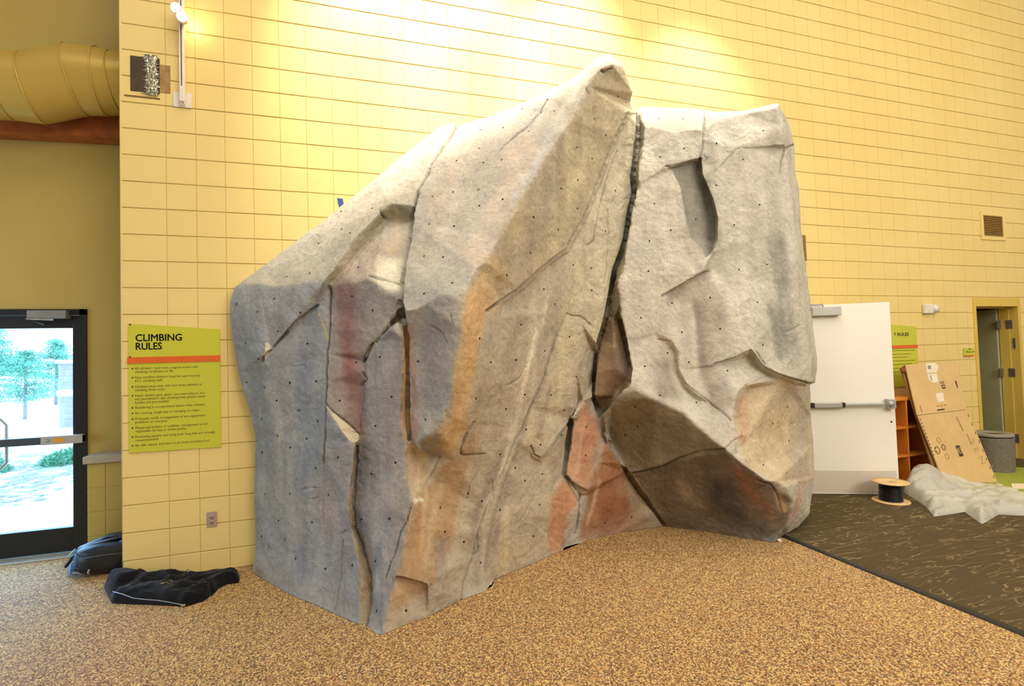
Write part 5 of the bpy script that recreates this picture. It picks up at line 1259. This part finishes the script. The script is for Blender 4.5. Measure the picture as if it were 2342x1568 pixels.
s.bump(s.noise(v, 18, 4, .6, 1).outputs['Fac'], .4, .02)
tag(MB().add(vz, [tuple(f_) for f_ in r2[2]], True).obj('plastic_sheet', s.m), 'crumpled translucent plastic sheet heaped on the dark carpet', 'plastic sheet')

# crumb of paper by the boulder foot
q = onfloor(1783, 1238); g = random.Random(3)
mb = MB()
for k in range(3):
    c_ = q+Vector((g.uniform(-.015, .015), g.uniform(-.01, .01), .012)); r_ = .014
    vs = [c_+Vector((math.cos(a_)*math.cos(b_), math.sin(a_)*math.cos(b_), math.sin(b_)))*r_*g.uniform(.7, 1.1) for b_ in (-.8, 0, .8) for a_ in [6.283*i/7 for i in range(7)]]
    mb.add(vs, [(i, (i+1) % 7, 7+(i+1) % 7, 7+i) for i in range(7)]+[(7+i, 7+(i+1) % 7, 14+(i+1) % 7, 14+i) for i in range(7)]+[tuple(range(14, 21)), tuple(range(6, -1, -1))])
tag(mb.obj('paper_scrap', M_lab), 'tiny white paper scrap at the right toe of the boulder', 'scrap')
# ------------------------------------------------------------------ jacket on the floor
def cloth_mat(name, col, fuzz=.4):
    s = N(name); v = s.coord(); n1 = s.noise(v, 6, 4); c = srgb(*col)
    s.l(s.ramp(n1.outputs['Fac'], [(.3, tuple(x*.75 for x in c[:3])+(1,)), (.7, tuple(x*1.3 for x in c[:3])+(1,))]), s.b.inputs['Base Color'])
    s.b.inputs['Roughness'].default_value = .9; s.b.inputs['Sheen Weight'].default_value = fuzz*.3; s.b.inputs['Specular IOR Level'].default_value = .15
    s.bump(s.noise(v, 220, 2).outputs['Fac'], .4, .003); return s.m
M_fleece = cloth_mat('black_fleece', (17, 18, 22)); M_nylon = mat('black_nylon', (20, 21, 26), .45, 0, .2, 30); M_blue = mat('blue_nylon_panel', (58, 92, 140), .5); M_grey = mat('grey_webbing', (150, 150, 148), .6)
def heap(name, plan_px, hfun, m_, parent, step=.018, edge=.05, thick=.05, jit=.25):
    plan = [onfloor(*q) for q in plan_px]; pv = [(p_.x, p_.y) for p_ in plan]; pe = [(i, (i+1) % len(pv)) for i in range(len(pv))]
    g = random.Random(5); inn = []; y = min(q[1] for q in pv)
    while y < max(q[1] for q in pv):
        x = min(q[0] for q in pv)
        while x < max(q[0] for q in pv):
            q = (x+g.uniform(-jit, jit)*step, y+g.uniform(-jit, jit)*step)
            if inside(pv, *q): inn.append(q)
            x += step
        y += step
    r_ = delaunay_2d_cdt([Vector(q) for q in pv+inn], pe, [], 1, 1e-6)
    def de(q):
        b = 9
        for (x1, y1), (x2, y2) in zip(pv, pv[1:]+pv[:1]):
            dx, dy = x2-x1, y2-y1; t = max(0, min(1, ((q[0]-x1)*dx+(q[1]-y1)*dy)/(dx*dx+dy*dy))); b = min(b, math.hypot(q[0]-x1-t*dx, q[1]-y1-t*dy))
        return b
    vs = []; n = len(r_[0])
    for q in r_[0]:
        e = min(1, de(q)/edge); vs.append((q.x, q.y, .002+math.sqrt(max(0, 1-(1-e)**2))*(thick+hfun(q.x, q.y))))
    bot = [(q.x, q.y, .001) for q in r_[0]]
    mb = MB().add(vs, [tuple(f_) for f_ in r_[2]], True)
    return mb.obj(name, m_, parent)
jk = thing('jacket', onfloor(400, 1355), 'black zip jacket lying crumpled on the floor below the rules sign', 'jacket')
def fold(x, y):
    return .022*(1-abs(noise.noise(Vector((x*5-y*3, y*9, 0))))*3)+.014*(1-abs(noise.noise(Vector((x*11+y*7, y*16, 3))))*2.5)+.014
body = [(238,1344),(241,1352),(256,1380),(330,1383),(400,1386),(420,1389),(436,1384),(465,1375),(483,1362),(486,1350),(497,1345),(470,1330),(430,1324),(380,1322),(330,1322),(285,1328),(262,1334),(245,1337)]
heap('body', body, fold, M_fleece, jk, thick=.05, edge=.06)
heap('sleeve', [(455,1352),(485,1362),(500,1346),(520,1336),(546,1333),(549,1322),(540,1316),(515,1320),(480,1322),(450,1326),(430,1332)], lambda x, y: .012+.5*fold(x, y), M_fleece, jk, step=.014, thick=.05, edge=.05)
heap('sleeve', [(430,1345),(455,1350),(484,1362),(478,1352),(462,1340),(436,1336)], lambda x, y: .03+.4*fold(x, y), M_fleece, jk, step=.014, thick=.05, edge=.04)
heap('collar', [(240,1346),(262,1358),(300,1352),(330,1338),(318,1330),(280,1330),(250,1336)], lambda x, y: .03+.5*fold(x, y), M_fleece, jk, step=.016, thick=.07, edge=.05)
zp = []
for px_, py_, z in ((258, 1352, .075), (280, 1358, .07), (305, 1367, .055), (330, 1370, .05), (360, 1372, .045), (390, 1377, .04), (420, 1383, .03)):
    p_ = onfloor(px_, py_); zp.append(onfloor(px_, py_, z+.012))
MB().tube(zp, .0032, 6, flat=.6).obj('zip', mat('silver_zip', (170, 176, 186), .35, .6), jk)
p_ = onfloor(419, 1383, .045); MB().box((p_.x-.012, p_.y-.006, p_.z-.008), (p_.x+.012, p_.y+.006, p_.z+.004), .003).obj('zip_pull', mat('brass_zip_pull', (210, 196, 140), .3, .8), jk)
for a_, b_ in (((391, 1313), (403, 1301)), ((424, 1315), (431, 1302))):
    q0 = onfloor(a_[0], a_[1], .10); t_ = (q0-CAM).dot(CF); d = ray(*b_); q1 = CAM+d*(t_/d.dot(CF))
    base = onfloor(a_[0]-6, a_[1]+14, .07)
    MB().tube([base, q0+Vector((0, 0, .005)), (q0+q1)/2+Vector((-.004, 0, .01)), q1], .0028, 6).obj('drawcord', M_fleece, jk)
# ring of keys in the folds
q = onfloor(385, 1330, .10)
kr = thing('keyring', q, 'small metal bits resting in the folds of the black jacket', 'keys')
MB().tube([q+Vector((math.cos(a_)*.022, math.sin(a_)*.018, .004*math.sin(2*a_))) for a_ in [6.2832*i/20 for i in range(21)]], .002, 6, cap=False).obj('ring', mat('brass_ring', (150, 120, 70), .35, .8), kr)
MB().box((q.x-.045, q.y-.012, q.z-.003), (q.x-.02, q.y+.004, q.z+.0), .001).obj('key', M_steel, kr)

# ------------------------------------------------------------------ backpack at the wall corner
bk = thing('backpack', onfloor(230, 1318), 'black backpack with blue panels lying behind the wall corner', 'backpack')
b0, b1 = onfloor(180, 1322), onfloor(300, 1318)
cx = -.46; cy = .36
def blob(c, r_, m_, name, parent, seed=1, amp=.1, exp=2.6, n=28, k=18, rot=0):
    vs = []
    for i in range(k+1):
        ph = -math.pi/2+math.pi*i/k
        for j in range(n):
            th = 6.28318*j/n
            sg_ = lambda v: math.copysign(abs(v)**(2/exp), v)
            d = Vector((sg_(math.cos(ph))*sg_(math.cos(th)), sg_(math.cos(ph))*sg_(math.sin(th)), sg_(math.sin(ph))))
            f_ = 1+amp*noise.noise(d*2.2+Vector((seed, 0, 0)))+amp*.5*noise.noise(d*6+Vector((0, seed, 0)))
            q = Vector((d.x*r_[0], d.y*r_[1], d.z*r_[2]))*f_
            q = Matrix.Rotation(R(rot), 3, 'Z')@q
            vs.append(Vector(c)+q)
    fs = [(i*n+j, i*n+(j+1) % n, (i+1)*n+(j+1) % n, (i+1)*n+j) for i in range(k) for j in range(n)]
    vs = [Vector((v.x, v.y, max(v.z, .004))) for v in vs]
    return MB().add(vs, fs, True).obj(name, m_, parent)
pc = onfloor(245, 1316); C0 = Vector((pc.x+.02, pc.y+.16, .115))
main = blob(C0, (.27, .15, .115), M_nylon, 'main_pocket', bk, 2, .08, 3.2, rot=4)
fp = blob(C0+Vector((-.04, -.09, -.02)), (.19, .08, .085), M_nylon, 'front_pocket', bk, 5, .08, 3, rot=4)
blob(C0+Vector((-.225, -.035, -.01)), (.055, .10, .08), M_blue, 'side_panel', bk, 7, .12, 2.6, rot=10)
top = C0+Vector((0, 0, .115))
def strap(pts_, w, name='strap', m_=M_nylon):
    return MB().tube(pts_, w, 8, flat=.28).obj(name, m_, bk)
strap([C0+Vector((-.36, .02, -.06)), C0+Vector((-.28, .04, .06)), C0+Vector((-.10, .06, .125)), C0+Vector((.10, .06, .135)), C0+Vector((.22, .06, .11))], .045, 'shoulder_strap')
strap([C0+Vector((-.30, -.03, .02)), C0+Vector((-.16, -.02, .10)), C0+Vector((.02, -.02, .13)), C0+Vector((.16, 0, .12))], .036, 'shoulder_strap')
strap([C0+Vector((.02, -.06, .10)), C0+Vector((.10, -.04, .125)), C0+Vector((.18, -.03, .12))], .04, 'blue_pad', M_blue)
strap([C0+Vector((.06, -.105, .07)), C0+Vector((.12, -.07, .12)), C0+Vector((.20, -.05, .16))], .010, 'webbing', M_grey)
MB().tube([C0+Vector((-.20, -.165, .035)), C0+Vector((-.05, -.18, .05)), C0+Vector((.12, -.165, .045))], .003, 6).obj('zip', mat('steel_blue_zip', (90, 104, 120), .4, .5), fp)
MB().tube([C0+Vector((-.12, -.19, -.04)), C0+Vector((-.125, -.2, -.06)), C0+Vector((-.12, -.195, -.075))], .006, 6).obj('zip_pull', M_grey, fp)
for k in range(3):
    strap([C0+Vector((-.29, -.05, -.02-.025*k)), C0+Vector((-.27, -.13, -.03-.025*k)), C0+Vector((-.2, -.165, -.03-.025*k))], .008, 'side_webbing', M_blue)
strap([C0+Vector((-.34, 0, .02)), C0+Vector((-.30, .02, .065))], .012, 'pale_tab', mat('pale_green_tab', (150, 200, 200), .5))
